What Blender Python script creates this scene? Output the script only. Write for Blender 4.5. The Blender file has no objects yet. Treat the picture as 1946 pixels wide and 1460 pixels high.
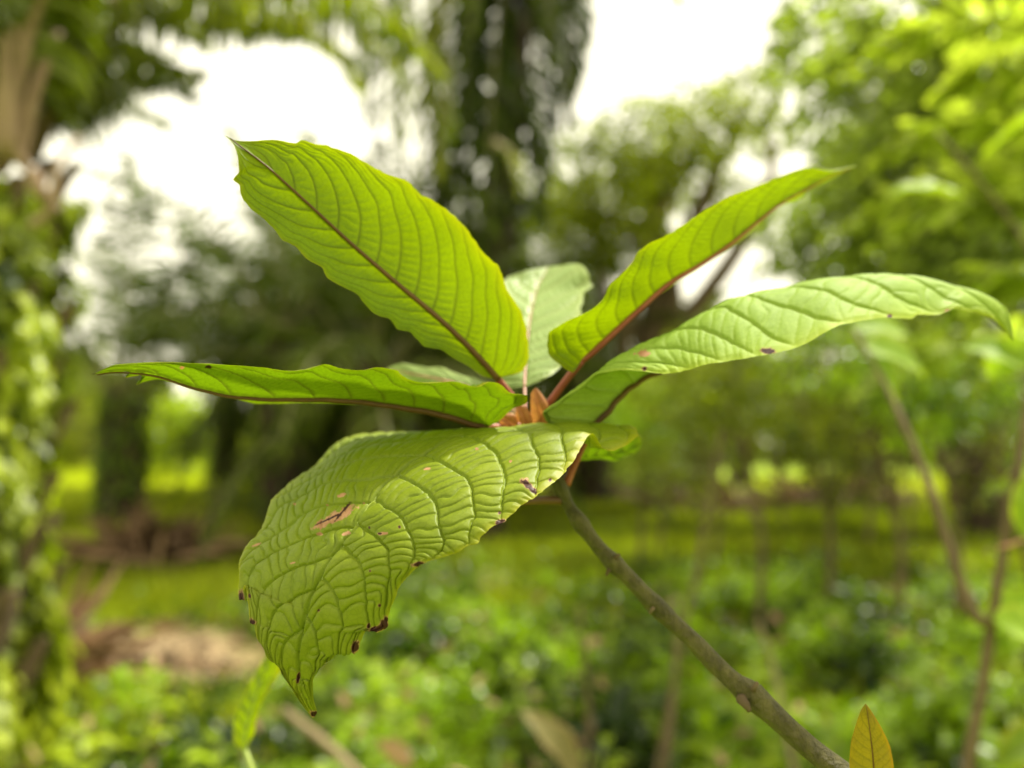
import bpy, math, random
import numpy as np
from mathutils import Vector

# ------------------------------------------------------------------ camera, sky, sun, exposure
SC = bpy.context.scene
CAM_H = 1.3
FPX = 1600.0
PITCH = math.atan(120.0 / FPX)
cam_d = bpy.data.cameras.new('camera')
cam = bpy.data.objects.new('camera', cam_d)
SC.collection.objects.link(cam)
cam.location = (0, 0, CAM_H)
cam.rotation_euler = (math.radians(90) + PITCH, 0, 0)
cam_d.sensor_width = 36.0
cam_d.lens = FPX / 1946.0 * 36.0
cam_d.clip_start = 0.02
cam_d.clip_end = 2000
cam_d.dof.use_dof = True
cam_d.dof.focus_distance = 0.272
cam_d.dof.aperture_fstop = 5.0
SC.camera = cam

SUN_EL, SUN_AZ = 58.0, 62.0        # azimuth from +Y (view direction) towards +X
world = bpy.data.worlds.new('World')
SC.world = world
world.use_nodes = True
wn = world.node_tree.nodes
wl = world.node_tree.links
wn.clear()
sky = wn.new('ShaderNodeTexSky')
sky.sky_type = 'NISHITA'
sky.sun_disc = False
sky.sun_elevation = math.radians(SUN_EL)
sky.sun_rotation = math.radians(SUN_AZ)
sky.dust_density = 4.0
sky.air_density = 1.0
cl = wn.new('ShaderNodeMix')
cl.data_type = 'RGBA'
cl.inputs[0].default_value = 0.88
cl.inputs[7].default_value = (12.4, 11.6, 8.6, 1)     # bright even cloud cover
bg = wn.new('ShaderNodeBackground')
bg.inputs['Strength'].default_value = 0.052
wo = wn.new('ShaderNodeOutputWorld')
wl.new(sky.outputs[0], cl.inputs[6])
wl.new(cl.outputs[2], bg.inputs['Color'])
wl.new(bg.outputs[0], wo.inputs['Surface'])

sun_d = bpy.data.lights.new('sun', 'SUN')
sun_d.energy = 2.8
sun_d.angle = math.radians(3)
sun_d.color = (1.0, 0.95, 0.84)
sun = bpy.data.objects.new('sun', sun_d)
SC.collection.objects.link(sun)
_el, _az = math.radians(SUN_EL), math.radians(SUN_AZ)
_dir = Vector((math.sin(_az) * math.cos(_el), math.cos(_az) * math.cos(_el), math.sin(_el)))
sun.rotation_euler = _dir.to_track_quat('Z', 'Y').to_euler()
sun.location = (0, 0, 30)

SC.view_settings.view_transform = 'Standard'
SC.view_settings.look = 'None'
SC.view_settings.exposure = 1.8
SC.view_settings.gamma = 1
SC.view_settings.use_curve_mapping = False
SC.render.engine = 'CYCLES'
SC.cycles.max_bounces = 8
SC.cycles.diffuse_bounces = 4
SC.cycles.transmission_bounces = 4
SC.cycles.transparent_max_bounces = 8
SC.cycles.caustics_reflective = False
SC.cycles.caustics_refractive = False

# ------------------------------------------------------------------ helpers
COL = SC.collection
FWD = np.array([0, math.cos(PITCH), math.sin(PITCH)])
UPV = np.array([0, -math.sin(PITCH), math.cos(PITCH)])
RGT = np.array([1.0, 0, 0])
CAM = np.array([0, 0, CAM_H])


def P(px, py, d):
    """the place seen at photo pixel (px, py), d metres in front of the lens"""
    return CAM + RGT * ((px - 973) / FPX * d) + UPV * (-(py - 730) / FPX * d) + FWD * d


def GP(px, dist):
    """a place on the ground at a distance, in the direction of a photo column"""
    return np.array([(px - 973) / FPX * dist, dist, 0.0])


def tag(o, label=None, cat=None, group=None, kind=None):
    if label: o['label'] = label
    if cat: o['category'] = cat
    if group: o['group'] = group
    if kind: o['kind'] = kind
    return o


def empty(name, loc=(0, 0, 0)):
    o = bpy.data.objects.new(name, None)
    o.location = loc
    COL.objects.link(o)
    return o


def link(name, me, parent=None):
    o = bpy.data.objects.new(name, me)
    COL.objects.link(o)
    if parent is not None:
        o.parent = parent
        p = parent
        off = Vector((0, 0, 0))
        while p is not None:
            off += p.location
            p = p.parent
        o['_w'] = 1
        del o['_w']
        if me.get('world'):
            o.location = -off
    return o


def mesh(name, verts, faces, mat, attrs=None, smooth=True, world=True, uv=None):
    """faces: (n,3) or (n,4) int array, or a list of such arrays"""
    if isinstance(faces, np.ndarray):
        faces = [faces]
    me = bpy.data.meshes.new(name)
    nv = len(verts)
    nf = sum(len(f) for f in faces)
    loops = np.concatenate([f.ravel() for f in faces]).astype(np.int32)
    sizes = np.concatenate([np.full(len(f), f.shape[1], np.int32) for f in faces])
    starts = np.concatenate([[0], np.cumsum(sizes)[:-1]]).astype(np.int32)
    me.vertices.add(nv)
    me.vertices.foreach_set('co', np.ascontiguousarray(verts, np.float32).ravel())
    me.loops.add(len(loops))
    me.loops.foreach_set('vertex_index', loops)
    me.polygons.add(nf)
    me.polygons.foreach_set('loop_start', starts)
    me.polygons.foreach_set('use_smooth', np.full(nf, smooth, bool))
    me.update(calc_edges=True)
    for k, a in (attrs or {}).items():
        at = me.attributes.new(k, 'FLOAT', 'POINT')
        at.data.foreach_set('value', np.ascontiguousarray(a, np.float32))
    if uv is not None:
        l = me.uv_layers.new(name='UVMap')
        l.data.foreach_set('uv', np.ascontiguousarray(uv[loops], np.float32).ravel())
    me.materials.append(mat)
    if world:
        me['world'] = 1
    return me


def pchip(x, y, xs):
    """monotone cubic interpolation, y is (n, k)"""
    x = np.asarray(x, float); y = np.asarray(y, float)
    h = np.diff(x)[:, None]
    dl = np.diff(y, axis=0) / h
    n = len(x)
    m = np.zeros_like(y)
    if n == 2:
        m[:] = dl[0]
    else:
        w1 = 2 * h[1:] + h[:-1]; w2 = h[1:] + 2 * h[:-1]
        same = dl[1:] * dl[:-1] > 0
        with np.errstate(all='ignore'):
            mm = (w1 + w2) / (w1 / dl[:-1] + w2 / dl[1:])
        m[1:-1] = np.where(same, mm, 0)
        m[0] = dl[0]; m[-1] = dl[-1]
    i = np.clip(np.searchsorted(x, xs) - 1, 0, n - 2)
    t = ((xs - x[i]) / (x[i + 1] - x[i]))[:, None]
    hh = (x[i + 1] - x[i])[:, None]
    return ((2 * t**3 - 3 * t**2 + 1) * y[i] + (t**3 - 2 * t**2 + t) * hh * m[i]
            + (-2 * t**3 + 3 * t**2) * y[i + 1] + (t**3 - t**2) * hh * m[i + 1])


def cr(pts, n):
    """smooth curve through points (Catmull-Rom by chord length)"""
    pts = np.asarray(pts, float)
    s = np.concatenate([[0], np.cumsum(np.linalg.norm(np.diff(pts[:, :3], axis=0), axis=1))])
    s /= s[-1]
    m = np.gradient(pts, s, axis=0)
    xs = np.linspace(0, 1, n)
    i = np.clip(np.searchsorted(s, xs) - 1, 0, len(s) - 2)
    hh = (s[i + 1] - s[i])[:, None]
    t = (xs - s[i])[:, None] / hh
    return ((2 * t**3 - 3 * t**2 + 1) * pts[i] + (t**3 - 2 * t**2 + t) * hh * m[i]
            + (-2 * t**3 + 3 * t**2) * pts[i + 1] + (t**3 - t**2) * hh * m[i + 1])


class Noise2:
    def __init__(self, seed):
        self.r = np.random.RandomState(seed).rand(257, 257)
        self.r[256] = self.r[0]; self.r[:, 256] = self.r[:, 0]

    def __call__(self, x, y):
        xi = np.floor(x).astype(int); yi = np.floor(y).astype(int)
        fx = x - xi; fy = y - yi
        fx = fx * fx * (3 - 2 * fx); fy = fy * fy * (3 - 2 * fy)
        xi &= 255; yi &= 255
        r = self.r
        return ((r[xi, yi] * (1 - fx) + r[xi + 1, yi] * fx) * (1 - fy)
                + (r[xi, yi + 1] * (1 - fx) + r[xi + 1, yi + 1] * fx) * fy) * 2 - 1


N2 = Noise2(5)


def tube(path, radii, mat, name='stem', sides=14, rough=0.0, seed=0, rings=None, attrs=None, world=True, cap=True):
    path = np.asarray(path, float); n = len(path)
    radii = np.broadcast_to(np.asarray(radii, float), (n,)).copy()
    T = np.gradient(path, axis=0); T /= np.linalg.norm(T, axis=1)[:, None] + 1e-12
    ref = np.array([0.13, 0.21, 0.97])
    if abs(T[:, 2]).mean() > 0.8: ref = np.array([0.97, 0.2, 0.1])
    A = np.cross(T, ref); A /= np.linalg.norm(A, axis=1)[:, None]
    B = np.cross(T, A)
    th = np.linspace(0, 2 * math.pi, sides, endpoint=False)
    r = radii[:, None] * np.ones((1, sides))
    if rough:
        ii = np.arange(n)[:, None] * 0.35
        r = r * (1 + rough * N2(ii + seed * 7.1, np.cos(th)[None] * 1.7 + 9 + seed) + 0.5 * rough * N2(ii * 3 + 31, np.sin(th)[None] * 4 + 60))
    V = path[:, None] + r[..., None] * (np.cos(th)[None, :, None] * A[:, None] + np.sin(th)[None, :, None] * B[:, None])
    V = V.reshape(-1, 3)
    i = np.arange(n - 1)[:, None] * sides; j = np.arange(sides)[None]; k = (j + 1) % sides
    F = np.stack([i + j, i + k, i + sides + k, i + sides + j], -1).reshape(-1, 4)
    faces = [F]
    if cap:
        V = np.vstack([V, path[:1], path[-1:]])
        c0, c1 = len(V) - 2, len(V) - 1
        jj = np.arange(sides); kk = (jj + 1) % sides
        faces.append(np.stack([np.full(sides, c0), kk, jj], -1))
        faces.append(np.stack([np.full(sides, c1), jj + (n - 1) * sides, kk + (n - 1) * sides], -1))
    return mesh(name, V, faces, mat, world=world)


# ------------------------------------------------------------------ materials
def nmat(name):
    m = bpy.data.materials.new(name)
    m.use_nodes = True
    m.node_tree.nodes.clear()
    return m, m.node_tree.nodes, m.node_tree.links


def mixc(n, l, fac, a, b, mode='MIX'):
    x = n.new('ShaderNodeMix'); x.data_type = 'RGBA'; x.blend_type = mode
    for s, v in ((0, fac), (6, a), (7, b)):
        if isinstance(v, (int, float)): x.inputs[s].default_value = v
        elif isinstance(v, tuple): x.inputs[s].default_value = (*v, 1)
        else: l.new(v, x.inputs[s])
    return x.outputs[2]


def noise(n, l, scale, detail=4, coord='Object', rough=0.6, stretch=None):
    tc = n.new('ShaderNodeTexCoord')
    t = n.new('ShaderNodeTexNoise')
    t.inputs['Scale'].default_value = scale
    t.inputs['Detail'].default_value = detail
    t.inputs['Roughness'].default_value = rough
    src = tc.outputs[coord]
    if stretch:
        mp = n.new('ShaderNodeMapping'); mp.inputs['Scale'].default_value = stretch
        l.new(src, mp.inputs[0]); src = mp.outputs[0]
    l.new(src, t.inputs['Vector'])
    return t.outputs['Fac']


def ramp(n, l, fac, a, b):
    r = n.new('ShaderNodeMapRange')
    r.inputs[1].default_value = a; r.inputs[2].default_value = b
    l.new(fac, r.inputs[0])
    return r.outputs[0]


def attr(n, name):
    a = n.new('ShaderNodeAttribute'); a.attribute_name = name
    return a.outputs['Fac']


def big_leaf_mat(name, base, base2, vein, edge, trans_col, trans=0.4, rough=0.45, veinmix=0.8, spec=0.35, bump=0.15):
    m, n, l = nmat(name)
    no = noise(n, l, 55, 5)
    c = mixc(n, l, ramp(n, l, no, 0.3, 0.7), base, base2)
    no2 = noise(n, l, 900, 2)
    c = mixc(n, l, ramp(n, l, no2, 0.2, 0.8), c, mixc(n, l, 1.0, c, (0.86, 0.9, 0.8), 'MULTIPLY'))
    vo = n.new('ShaderNodeTexVoronoi'); vo.feature = 'DISTANCE_TO_EDGE'; vo.inputs['Scale'].default_value = 420
    tcv = n.new('ShaderNodeTexCoord'); l.new(tcv.outputs['Object'], vo.inputs['Vector'])
    net = ramp(n, l, vo.outputs['Distance'], 0.0, 0.09)
    c = mixc(n, l, net, mixc(n, l, 1.0, c, (0.86, 0.88, 0.8), 'MULTIPLY'), c)
    mot = ramp(n, l, noise(n, l, 38, 5), 0.25, 0.75)
    c = mixc(n, l, mot, mixc(n, l, 1.0, c, (0.82, 0.84, 0.8), 'MULTIPLY'), c)
    trans_rgb = mixc(n, l, mot, tuple(.74 * q for q in trans_col), trans_col)
    trans_rgb = mixc(n, l, net, mixc(n, l, 1.0, trans_rgb, (0.85, 0.85, 0.8), 'MULTIPLY'), trans_rgb)
    e = attr(n, 'edge')
    c = mixc(n, l, e, c, edge)
    v = attr(n, 'vein')
    vm = n.new('ShaderNodeMath'); vm.operation = 'MULTIPLY'; vm.inputs[1].default_value = veinmix
    l.new(v, vm.inputs[0])
    c = mixc(n, l, vm.outputs[0], c, vein)
    no3 = noise(n, l, 260, 4)
    tanc = mixc(n, l, ramp(n, l, no3, 0.35, 0.65), (0.52, 0.30, 0.17), (0.33, 0.16, 0.08))
    c = mixc(n, l, attr(n, 'tan'), c, tanc)
    c = mixc(n, l, attr(n, 'burn'), c, (0.045, 0.012, 0.008))
    tc = mixc(n, l, e, trans_rgb, (min(1, trans_col[0] * 1.25), trans_col[1], trans_col[2]))
    tc = mixc(n, l, vm.outputs[0], tc, tuple(0.6 * x for x in vein))
    tc = mixc(n, l, attr(n, 'tan'), tc, (0.3, 0.12, 0.05))
    tc = mixc(n, l, attr(n, 'burn'), tc, (0.01, 0.004, 0.002))
    b = n.new('ShaderNodeBsdfPrincipled')
    b.inputs['Roughness'].default_value = rough
    b.inputs['Specular IOR Level'].default_value = spec
    l.new(c, b.inputs['Base Color'])
    bp = n.new('ShaderNodeBump'); bp.inputs['Strength'].default_value = bump; bp.inputs['Distance'].default_value = 0.0004
    l.new(noise(n, l, 1400, 3), bp.inputs['Height'])
    l.new(bp.outputs[0], b.inputs['Normal'])
    t = n.new('ShaderNodeBsdfTranslucent')
    l.new(tc, t.inputs['Color'])
    mx = n.new('ShaderNodeMixShader'); mx.inputs[0].default_value = trans
    l.new(b.outputs[0], mx.inputs[1]); l.new(t.outputs[0], mx.inputs[2])
    o = n.new('ShaderNodeOutputMaterial')
    l.new(mx.outputs[0], o.inputs['Surface'])
    return m


def card_mat(name, dark, light, trans=0.4, rough=0.5, tmul=(1.3, 1.5, 0.5), spec=0.4):
    warm = (1.08, 1.0, .65) if dark[1] > dark[0] else (1, 1, 1)
    dark = tuple(min(.6, .5 * q * k) for q, k in zip(dark, warm)); light = tuple(min(.62, 1.3 * q * k) for q, k in zip(light, warm))
    m, n, l = nmat(name)
    c = mixc(n, l, attr(n, 'tone'), dark, light)
    oi = n.new('ShaderNodeObjectInfo')
    c = mixc(n, l, ramp(n, l, oi.outputs['Random'], 0, 2.5), c, mixc(n, l, 1.0, c, (1.35, 1.1, 0.7), 'MULTIPLY'))
    b = n.new('ShaderNodeBsdfPrincipled')
    b.inputs['Roughness'].default_value = rough
    b.inputs['Specular IOR Level'].default_value = spec
    l.new(c, b.inputs['Base Color'])
    t = n.new('ShaderNodeBsdfTranslucent')
    l.new(mixc(n, l, 1.0, c, tmul, 'MULTIPLY'), t.inputs['Color'])
    mx = n.new('ShaderNodeMixShader'); mx.inputs[0].default_value = trans
    l.new(b.outputs[0], mx.inputs[1]); l.new(t.outputs[0], mx.inputs[2])
    o = n.new('ShaderNodeOutputMaterial')
    l.new(mx.outputs[0], o.inputs['Surface'])
    return m


def bark_mat(name, a, b_, scale=30, bump=0.5, dist=0.002, rough=0.75, stretch=(1, 1, 1), scars=None):
    m, n, l = nmat(name)
    no = noise(n, l, scale, 6, stretch=stretch)
    c = mixc(n, l, ramp(n, l, no, 0.32, 0.68), a, b_)
    if scars:
        vz = noise(n, l, scale * 9, 3, stretch=stretch)
        c = mixc(n, l, ramp(n, l, vz, 0.66, 0.72), c, scars)
    b = n.new('ShaderNodeBsdfPrincipled')
    b.inputs['Roughness'].default_value = rough
    b.inputs['Specular IOR Level'].default_value = 0.3
    l.new(c, b.inputs['Base Color'])
    bp = n.new('ShaderNodeBump'); bp.inputs['Strength'].default_value = bump; bp.inputs['Distance'].default_value = dist
    l.new(noise(n, l, scale * 3, 6, stretch=stretch), bp.inputs['Height'])
    l.new(bp.outputs[0], b.inputs['Normal'])
    o = n.new('ShaderNodeOutputMaterial')
    l.new(b.outputs[0], o.inputs['Surface'])
    return m


M = {}
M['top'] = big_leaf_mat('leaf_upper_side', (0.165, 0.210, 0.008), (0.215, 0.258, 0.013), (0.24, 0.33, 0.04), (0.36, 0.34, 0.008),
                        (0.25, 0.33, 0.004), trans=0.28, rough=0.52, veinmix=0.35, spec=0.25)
M['top_bright'] = big_leaf_mat('leaf_upper_side_lit', (0.25, 0.36, 0.05), (0.33, 0.45, 0.08), (0.36, 0.44, 0.09), (0.40, 0.46, 0.03),
                               (0.30, 0.44, 0.03), trans=0.34, rough=0.62, veinmix=0.3, spec=0.16)  # paler copy of the upper side, flare brightness put into its colour
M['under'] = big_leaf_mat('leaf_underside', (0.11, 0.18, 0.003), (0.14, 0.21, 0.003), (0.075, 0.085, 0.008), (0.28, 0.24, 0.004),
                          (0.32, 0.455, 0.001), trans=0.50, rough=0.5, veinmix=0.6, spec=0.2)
M['under_shade'] = big_leaf_mat('leaf_underside_shaded', (0.085, 0.17, 0.006), (0.10, 0.19, 0.006), (0.075, 0.075, 0.008), (0.30, 0.28, 0.005),
                          (0.16, 0.27, 0.002), trans=0.42, rough=0.5, veinmix=0.6, spec=0.2)  # darker copy of the underside; shade of the leaves above put into its colour
M['near_soft'] = big_leaf_mat('leaf_soft_lime', (0.20, 0.32, 0.015), (0.26, 0.38, 0.02), (0.26, 0.34, 0.04), (0.32, 0.38, 0.02),
                              (0.36, 0.54, 0.01), trans=0.5, rough=0.5, veinmix=0.3, spec=0.2)
M['pale'] = big_leaf_mat('leaf_grey_green', (0.25, 0.34, 0.10), (0.30, 0.39, 0.13), (0.30, 0.33, 0.12), (0.32, 0.38, 0.12),
                         (0.24, 0.36, 0.06), trans=0.30, rough=0.5, veinmix=0.5, spec=0.35)
M['young'] = big_leaf_mat('leaf_bronze', (0.13, 0.135, 0.010), (0.18, 0.125, 0.013), (0.07, 0.07, 0.006), (0.27, 0.10, 0.012),
                          (0.22, 0.18, 0.003), trans=0.42, rough=0.5, veinmix=0.3)
M['dead'] = big_leaf_mat('leaf_dead_tan', (0.15, 0.14, 0.035), (0.21, 0.18, 0.06), (0.25, 0.20, 0.09), (0.28, 0.2, 0.08),
                          (0.34, 0.26, 0.08), trans=0.3, rough=0.7, veinmix=0.5)
M['stipule'] = big_leaf_mat('stipule_orange', (0.42, 0.19, 0.045), (0.36, 0.13, 0.035), (0.33, 0.08, 0.04), (0.45, 0.24, 0.06),
                            (0.6, 0.27, 0.05), trans=0.35, rough=0.55, veinmix=0.4)
M['midrib'] = bark_mat('midrib_brown', (0.075, 0.035, 0.008), (0.11, 0.055, 0.012), 120, 0.2, 0.0005, 0.5)
M['midrib_green'] = bark_mat('midrib_green', (0.26, 0.34, 0.06), (0.30, 0.36, 0.08), 120, 0.2, 0.0005, 0.5)
M['petiole'] = bark_mat('petiole_red', (0.20, 0.045, 0.02), (0.27, 0.08, 0.03), 150, 0.2, 0.0005, 0.45)
M['petiole_pink'] = bark_mat('petiole_pink', (0.42, 0.20, 0.15), (0.36, 0.22, 0.12), 150, 0.2, 0.0005, 0.45)
M['stem'] = bark_mat('stem_olive', (0.042, 0.037, 0.008), (0.115, 0.102, 0.026), 220, 1.0, 0.0025, 0.5, stretch=(1, 1, .6), scars=(0.20, 0.17, 0.08))
M['twig'] = bark_mat('twig_brown', (0.075, 0.05, 0.025), (0.14, 0.10, 0.05), 40, 0.6, 0.001, 0.8)
M['stick'] = bark_mat('stick_dry', (0.15, 0.115, 0.06), (0.24, 0.185, 0.10), 25, 0.6, 0.002, 0.8)
M['trunk'] = bark_mat('palm_trunk', (0.022, 0.015, 0.009), (0.075, 0.052, 0.03), 5, 1.0, 0.03, 0.95)
M['boot'] = bark_mat('frond_base', (0.06, 0.04, 0.022), (0.16, 0.11, 0.06), 6, 0.8, 0.01, 0.9)
M['rachis'] = bark_mat('frond_rachis', (0.10, 0.115, 0.03), (0.17, 0.15, 0.06), 5, 0.3, 0.005, 0.6)
M['rachis_brown'] = bark_mat('frond_stalk_brown', (0.19, 0.125, 0.075), (0.30, 0.21, 0.13), 5, 0.5, 0.005, 0.8)
M['frond'] = card_mat('palm_leaflet', (0.018, 0.034, 0.007), (0.070, 0.105, 0.015), trans=0.28, rough=0.55, spec=.08)
M['frond_yellow'] = card_mat('palm_leaflet_bright', (0.060, 0.095, 0.006), (0.165, 0.21, 0.016), trans=0.45, rough=0.35)
M['dry'] = card_mat('dry_frond', (0.085, 0.055, 0.035), (0.27, 0.19, 0.12), trans=0.15, rough=0.8, tmul=(1, 0.9, 0.7), spec=0.15)
M['vine'] = card_mat('vine_leaf', (0.050, 0.10, 0.004), (0.28, 0.36, 0.014), trans=0.40, rough=0.4)
M['fern'] = card_mat('fern_leaflet', (0.030, 0.075, 0.005), (0.12, 0.20, 0.010), trans=0.5, rough=0.45)
M['weed'] = card_mat('weed_leaf', (0.028, 0.075, 0.004), (0.17, 0.29, 0.014), trans=0.42, rough=0.35)
M['weed_lime'] = card_mat('weed_leaf_lime', (0.08, 0.17, 0.005), (0.26, 0.38, 0.012), trans=0.45, rough=0.38)
M['grass'] = card_mat('grass_blade', (0.11, 0.17, 0.006), (0.28, 0.35, 0.022), trans=0.4, rough=0.45)
M['field'] = card_mat('field_grass', (0.19, 0.27, 0.008), (0.34, 0.45, 0.012), trans=0.4, rough=0.6)
M['crown'] = card_mat('tree_leaf_yellow_green', (0.065, 0.115, 0.004), (0.21, 0.27, 0.010), trans=0.5, rough=0.45, spec=.25)
M['crown_soft'] = card_mat('tree_leaf_soft_green', (0.15, 0.21, 0.055), (0.32, 0.40, 0.12), trans=0.5, rough=0.4)
M['bush'] = card_mat('bush_leaf', (0.045, 0.075, 0.006), (0.16, 0.20, 0.016), trans=0.4, rough=0.5, spec=.2)
M['far'] = card_mat('far_leaf', (0.035, 0.060, 0.012), (0.12, 0.16, 0.03), trans=0.3, rough=0.8, spec=.1)

# ------------------------------------------------------------------ the big ribbed leaves
def curve3(pts, us, u=None):
    """pts: (px, py, depth) or (u, px, py, depth)"""
    pts = np.array(pts, float)
    if pts.shape[1] == 4:
        s = pts[:, 0]; q = pts[:, 1:]
    else:
        q = pts
        s = np.concatenate([[0], np.cumsum(np.hypot(*np.diff(q[:, :2], axis=0).T) + 1e-6)])
        s /= s[-1]
    w = np.array([P(*k) for k in q])
    return pchip(s, w, us)


def big_leaf(name, parent, curves, mat, nu=200, nv=120, nveins=13, adv=0.16, ntert=11, amp=0.0004, bow=0.0,
             side=1, vein_w=0.0006, spots=(), seed=1, mid_r=0.0012, mid_mat=None, petiole=None, pet_mat=None,
             mid_u0=0.0, jag=0.0, edge_w=10, tert_vis=0.25, mid_side=None, wave=0.0, sec_depth=1.0, warp=0.2, smooth=0.5, curve=0.38, wobble=1.0, ter_amp=1.0):
    us = np.linspace(0, 1, nu)
    vs = np.sin(np.linspace(-1, 1, nv) * math.pi / 2 * 0.8) / math.sin(math.pi / 2 * 0.8)
    keys = sorted(curves.keys())
    C = np.stack([curve3(curves[k], us) for k in keys])          # (k, nu, 3)
    if len(keys) == 3:
        L_, M_, R_ = C
        a = np.abs(vs)[None, :, None]
        E = np.where((vs < 0)[None, :, None], L_[:, None], R_[:, None])
        S = M_[:, None] * (1 - a) + E * a
        vv = vs[None, :, None]
        Q = M_[:, None] * (1 - vv**2) + L_[:, None] * (vv**2 - vv) / 2 + R_[:, None] * (vv**2 + vv) / 2
        wq = smooth * np.clip(np.sin(us * math.pi) * 2.5, 0, 1)[:, None, None]
        S = S * (1 - wq) + Q * wq
    else:
        S = pchip(np.array(keys, float), C.reshape(len(keys), -1), vs).reshape(nv, nu, 3).transpose(1, 0, 2)
    mid = C[keys.index(0)]

    def normals(S):
        du = np.gradient(S, axis=0); dv = np.gradient(S, axis=1)
        n = np.cross(du, dv); n /= np.linalg.norm(n, axis=2)[..., None] + 1e-12
        return n * side
    nrm = normals(S)
    # soft, even normals so that ends and folds stay calm
    length = np.linalg.norm(np.diff(mid, axis=0), axis=1).sum()
    hw = np.linalg.norm(S[:, [0, -1]] - mid[:, None], axis=2)
    a = np.abs(vs)[None, :]
    hwv = np.where(vs[None] < 0, hw[:, :1], hw[:, 1:])
    U = us[:, None] + 0 * a
    sgn = np.sign(vs)[None]
    S = S + nrm * (bow * 4 * a * (1 - a) * hwv)[..., None]
    if wave:
        S = S + nrm * (wave * a**1.5 * np.minimum(1, hwv / 0.012) * (np.sin(U * 31 + sgn * 2 + seed) + 0.6 * np.sin(U * 57 + seed * 2.3)))[..., None]
    X = U * length; Y = a * hwv * sgn
    wob = wobble * N2(X * 70 + seed * 3.3, Y * 70 + 40) * 0.13 + wobble * N2(X * 260 + 11, Y * 260 + seed) * 0.04 + warp * N2(U * 4 + seed * 1.7, sgn * 3 + 20 + 0 * U)
    aw = a
    q = (U - adv * ((1 - curve) * aw + curve * aw**2.4) - 0.05 * np.clip(aw - 0.82, 0, 1)**1 * 6 * adv) * nveins / (1 + 0.25 * (U - 0.5)) + wob + np.where(sgn > 0, 0.18, 0) + 0.5
    fq = q - np.floor(q); kq = np.floor(q)
    dq = np.minimum(fq, 1 - fq)
    spacing = length / nveins * 0.8
    d_sec = dq * spacing
    rr = np.random.RandomState(seed)
    tab = rr.rand(97)
    ph = tab[(kq.astype(int) * 2 + (sgn > 0)).astype(int) % 97]
    nt = ntert * (0.8 + 0.5 * tab[(kq.astype(int) * 5 + 3) % 97])
    slope = adv * ((1 - curve) + 2.4 * curve * aw**1.4) * length / np.maximum(hwv, .004)
    slope = np.clip(slope, 0, 1.9) * np.clip((1.02 - U) * 3.2, 0, 1)
    r = nt * np.maximum(0.35, hwv / hwv.max()) * (aw * np.sqrt(1 + .5 * slope**2) + slope * (fq - 0.5) * length / nveins / np.maximum(hwv, .006)) + ph * 1.7 + N2(X * 170 + 9, Y * 170 + seed * 5) * 0.45
    fr = r - np.floor(r)
    dr = np.minimum(fr, 1 - fr)
    d_ter = dr * hwv.max() / ntert * 0.8
    fade_m = np.clip((1.0 - a) / 0.06, 0, 1)
    sec = np.exp(-(d_sec / vein_w)**2) * np.clip((1.0 - a) / 0.12, 0, 1)
    ter = np.exp(-(d_ter / (vein_w * 0.7))**2)
    dm = a * hwv
    midl = np.exp(-(dm / (vein_w * 1.6))**2)
    dome = np.sin(math.pi * fq)**0.7 * (0.55 + 0.45 * np.sin(math.pi * fr)**0.8)
    small = np.abs(N2(X * 700, Y * 700)) * 0.10
    h = amp * (0.75 * np.sin(math.pi * fq)**.8 + 0.95 * ter_amp * np.sin(math.pi * fr)**.55 * np.sin(math.pi * fq)**.35 + small) - amp * 1.3 * sec_depth * sec - amp * 0.55 * ter_amp * ter * np.clip(1 - sec, 0, 1) - amp * 2.2 * midl
    h = h * np.minimum(1, hwv / 0.010) * np.clip(fade_m + 0.25, 0, 1)
    rest = N2(X * 35 + seed, Y * 35 + 7) * amp * 1.6
    if jag:
        jn = N2(U * 70 + seed * 9, sgn + 5.5) * jag + N2(U * 190 + seed * 4, sgn + 8.5) * jag * 0.5
        S = S + ((S - mid[:, None]) * (jn * a**4)[..., None])
    S = S + nrm * (h + rest)[..., None]
    # pixel positions for the blemishes (a pattern fixed on the leaf)
    rel = S - CAM
    dd = rel @ FWD
    px = 973 + rel @ RGT / dd * FPX; py = 730 - rel @ UPV / dd * FPX
    tan = np.zeros_like(px); burn = np.zeros_like(px)
    wobp = N2(px / 7.0, py / 7.0) * 0.45 + N2(px / 2.6 + 50, py / 2.6) * 0.3
    for (cx, cy, rx, ry, an, typ) in spots:
        ca, sa = math.cos(math.radians(an)), math.sin(math.radians(an))
        ex = ((px - cx) * ca + (py - cy) * sa) / rx; ey = (-(px - cx) * sa + (py - cy) * ca) / ry
        e = 1 - np.hypot(ex, ey) + wobp * 0.7
        w = np.clip(e * 5 + 0.3, 0, 1)
        if typ == 't':
            tan = np.maximum(tan, w)
        elif typ == 'b':
            burn = np.maximum(burn, w); tan = np.maximum(tan, np.clip(e * 3 + 1.0, 0, 1) * 0.8)
        else:
            burn = np.maximum(burn, w)
    vein = np.clip(np.maximum(np.maximum(sec, midl), ter * tert_vis), 0, 1)
    edge = np.clip(a ** edge_w + 0.25 * np.clip((U - 0.8) / 0.2, 0, 1), 0, 1) * (0.65 + 0.5 * N2(X * 40, Y * 10 + 3 * sgn))
    edge = np.clip(edge, 0, 1)
    i = np.arange(nu - 1)[:, None] * nv; j = np.arange(nv - 1)[None]
    F = np.stack([i + j, i + nv + j, i + nv + j + 1, i + j + 1], -1).reshape(-1, 4)
    if side < 0: F = F[:, ::-1]
    me = mesh(name, S.reshape(-1, 3), F, mat, dict(vein=vein.ravel(), edge=edge.ravel(), tan=tan.ravel(), burn=burn.ravel()))
    o = link(name, me, parent)
    ms = (-1 if mid_side is None else mid_side)
    mc = S[:, nv // 2] if nv % 2 else (S[:, nv // 2] + S[:, nv // 2 - 1]) / 2
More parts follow.
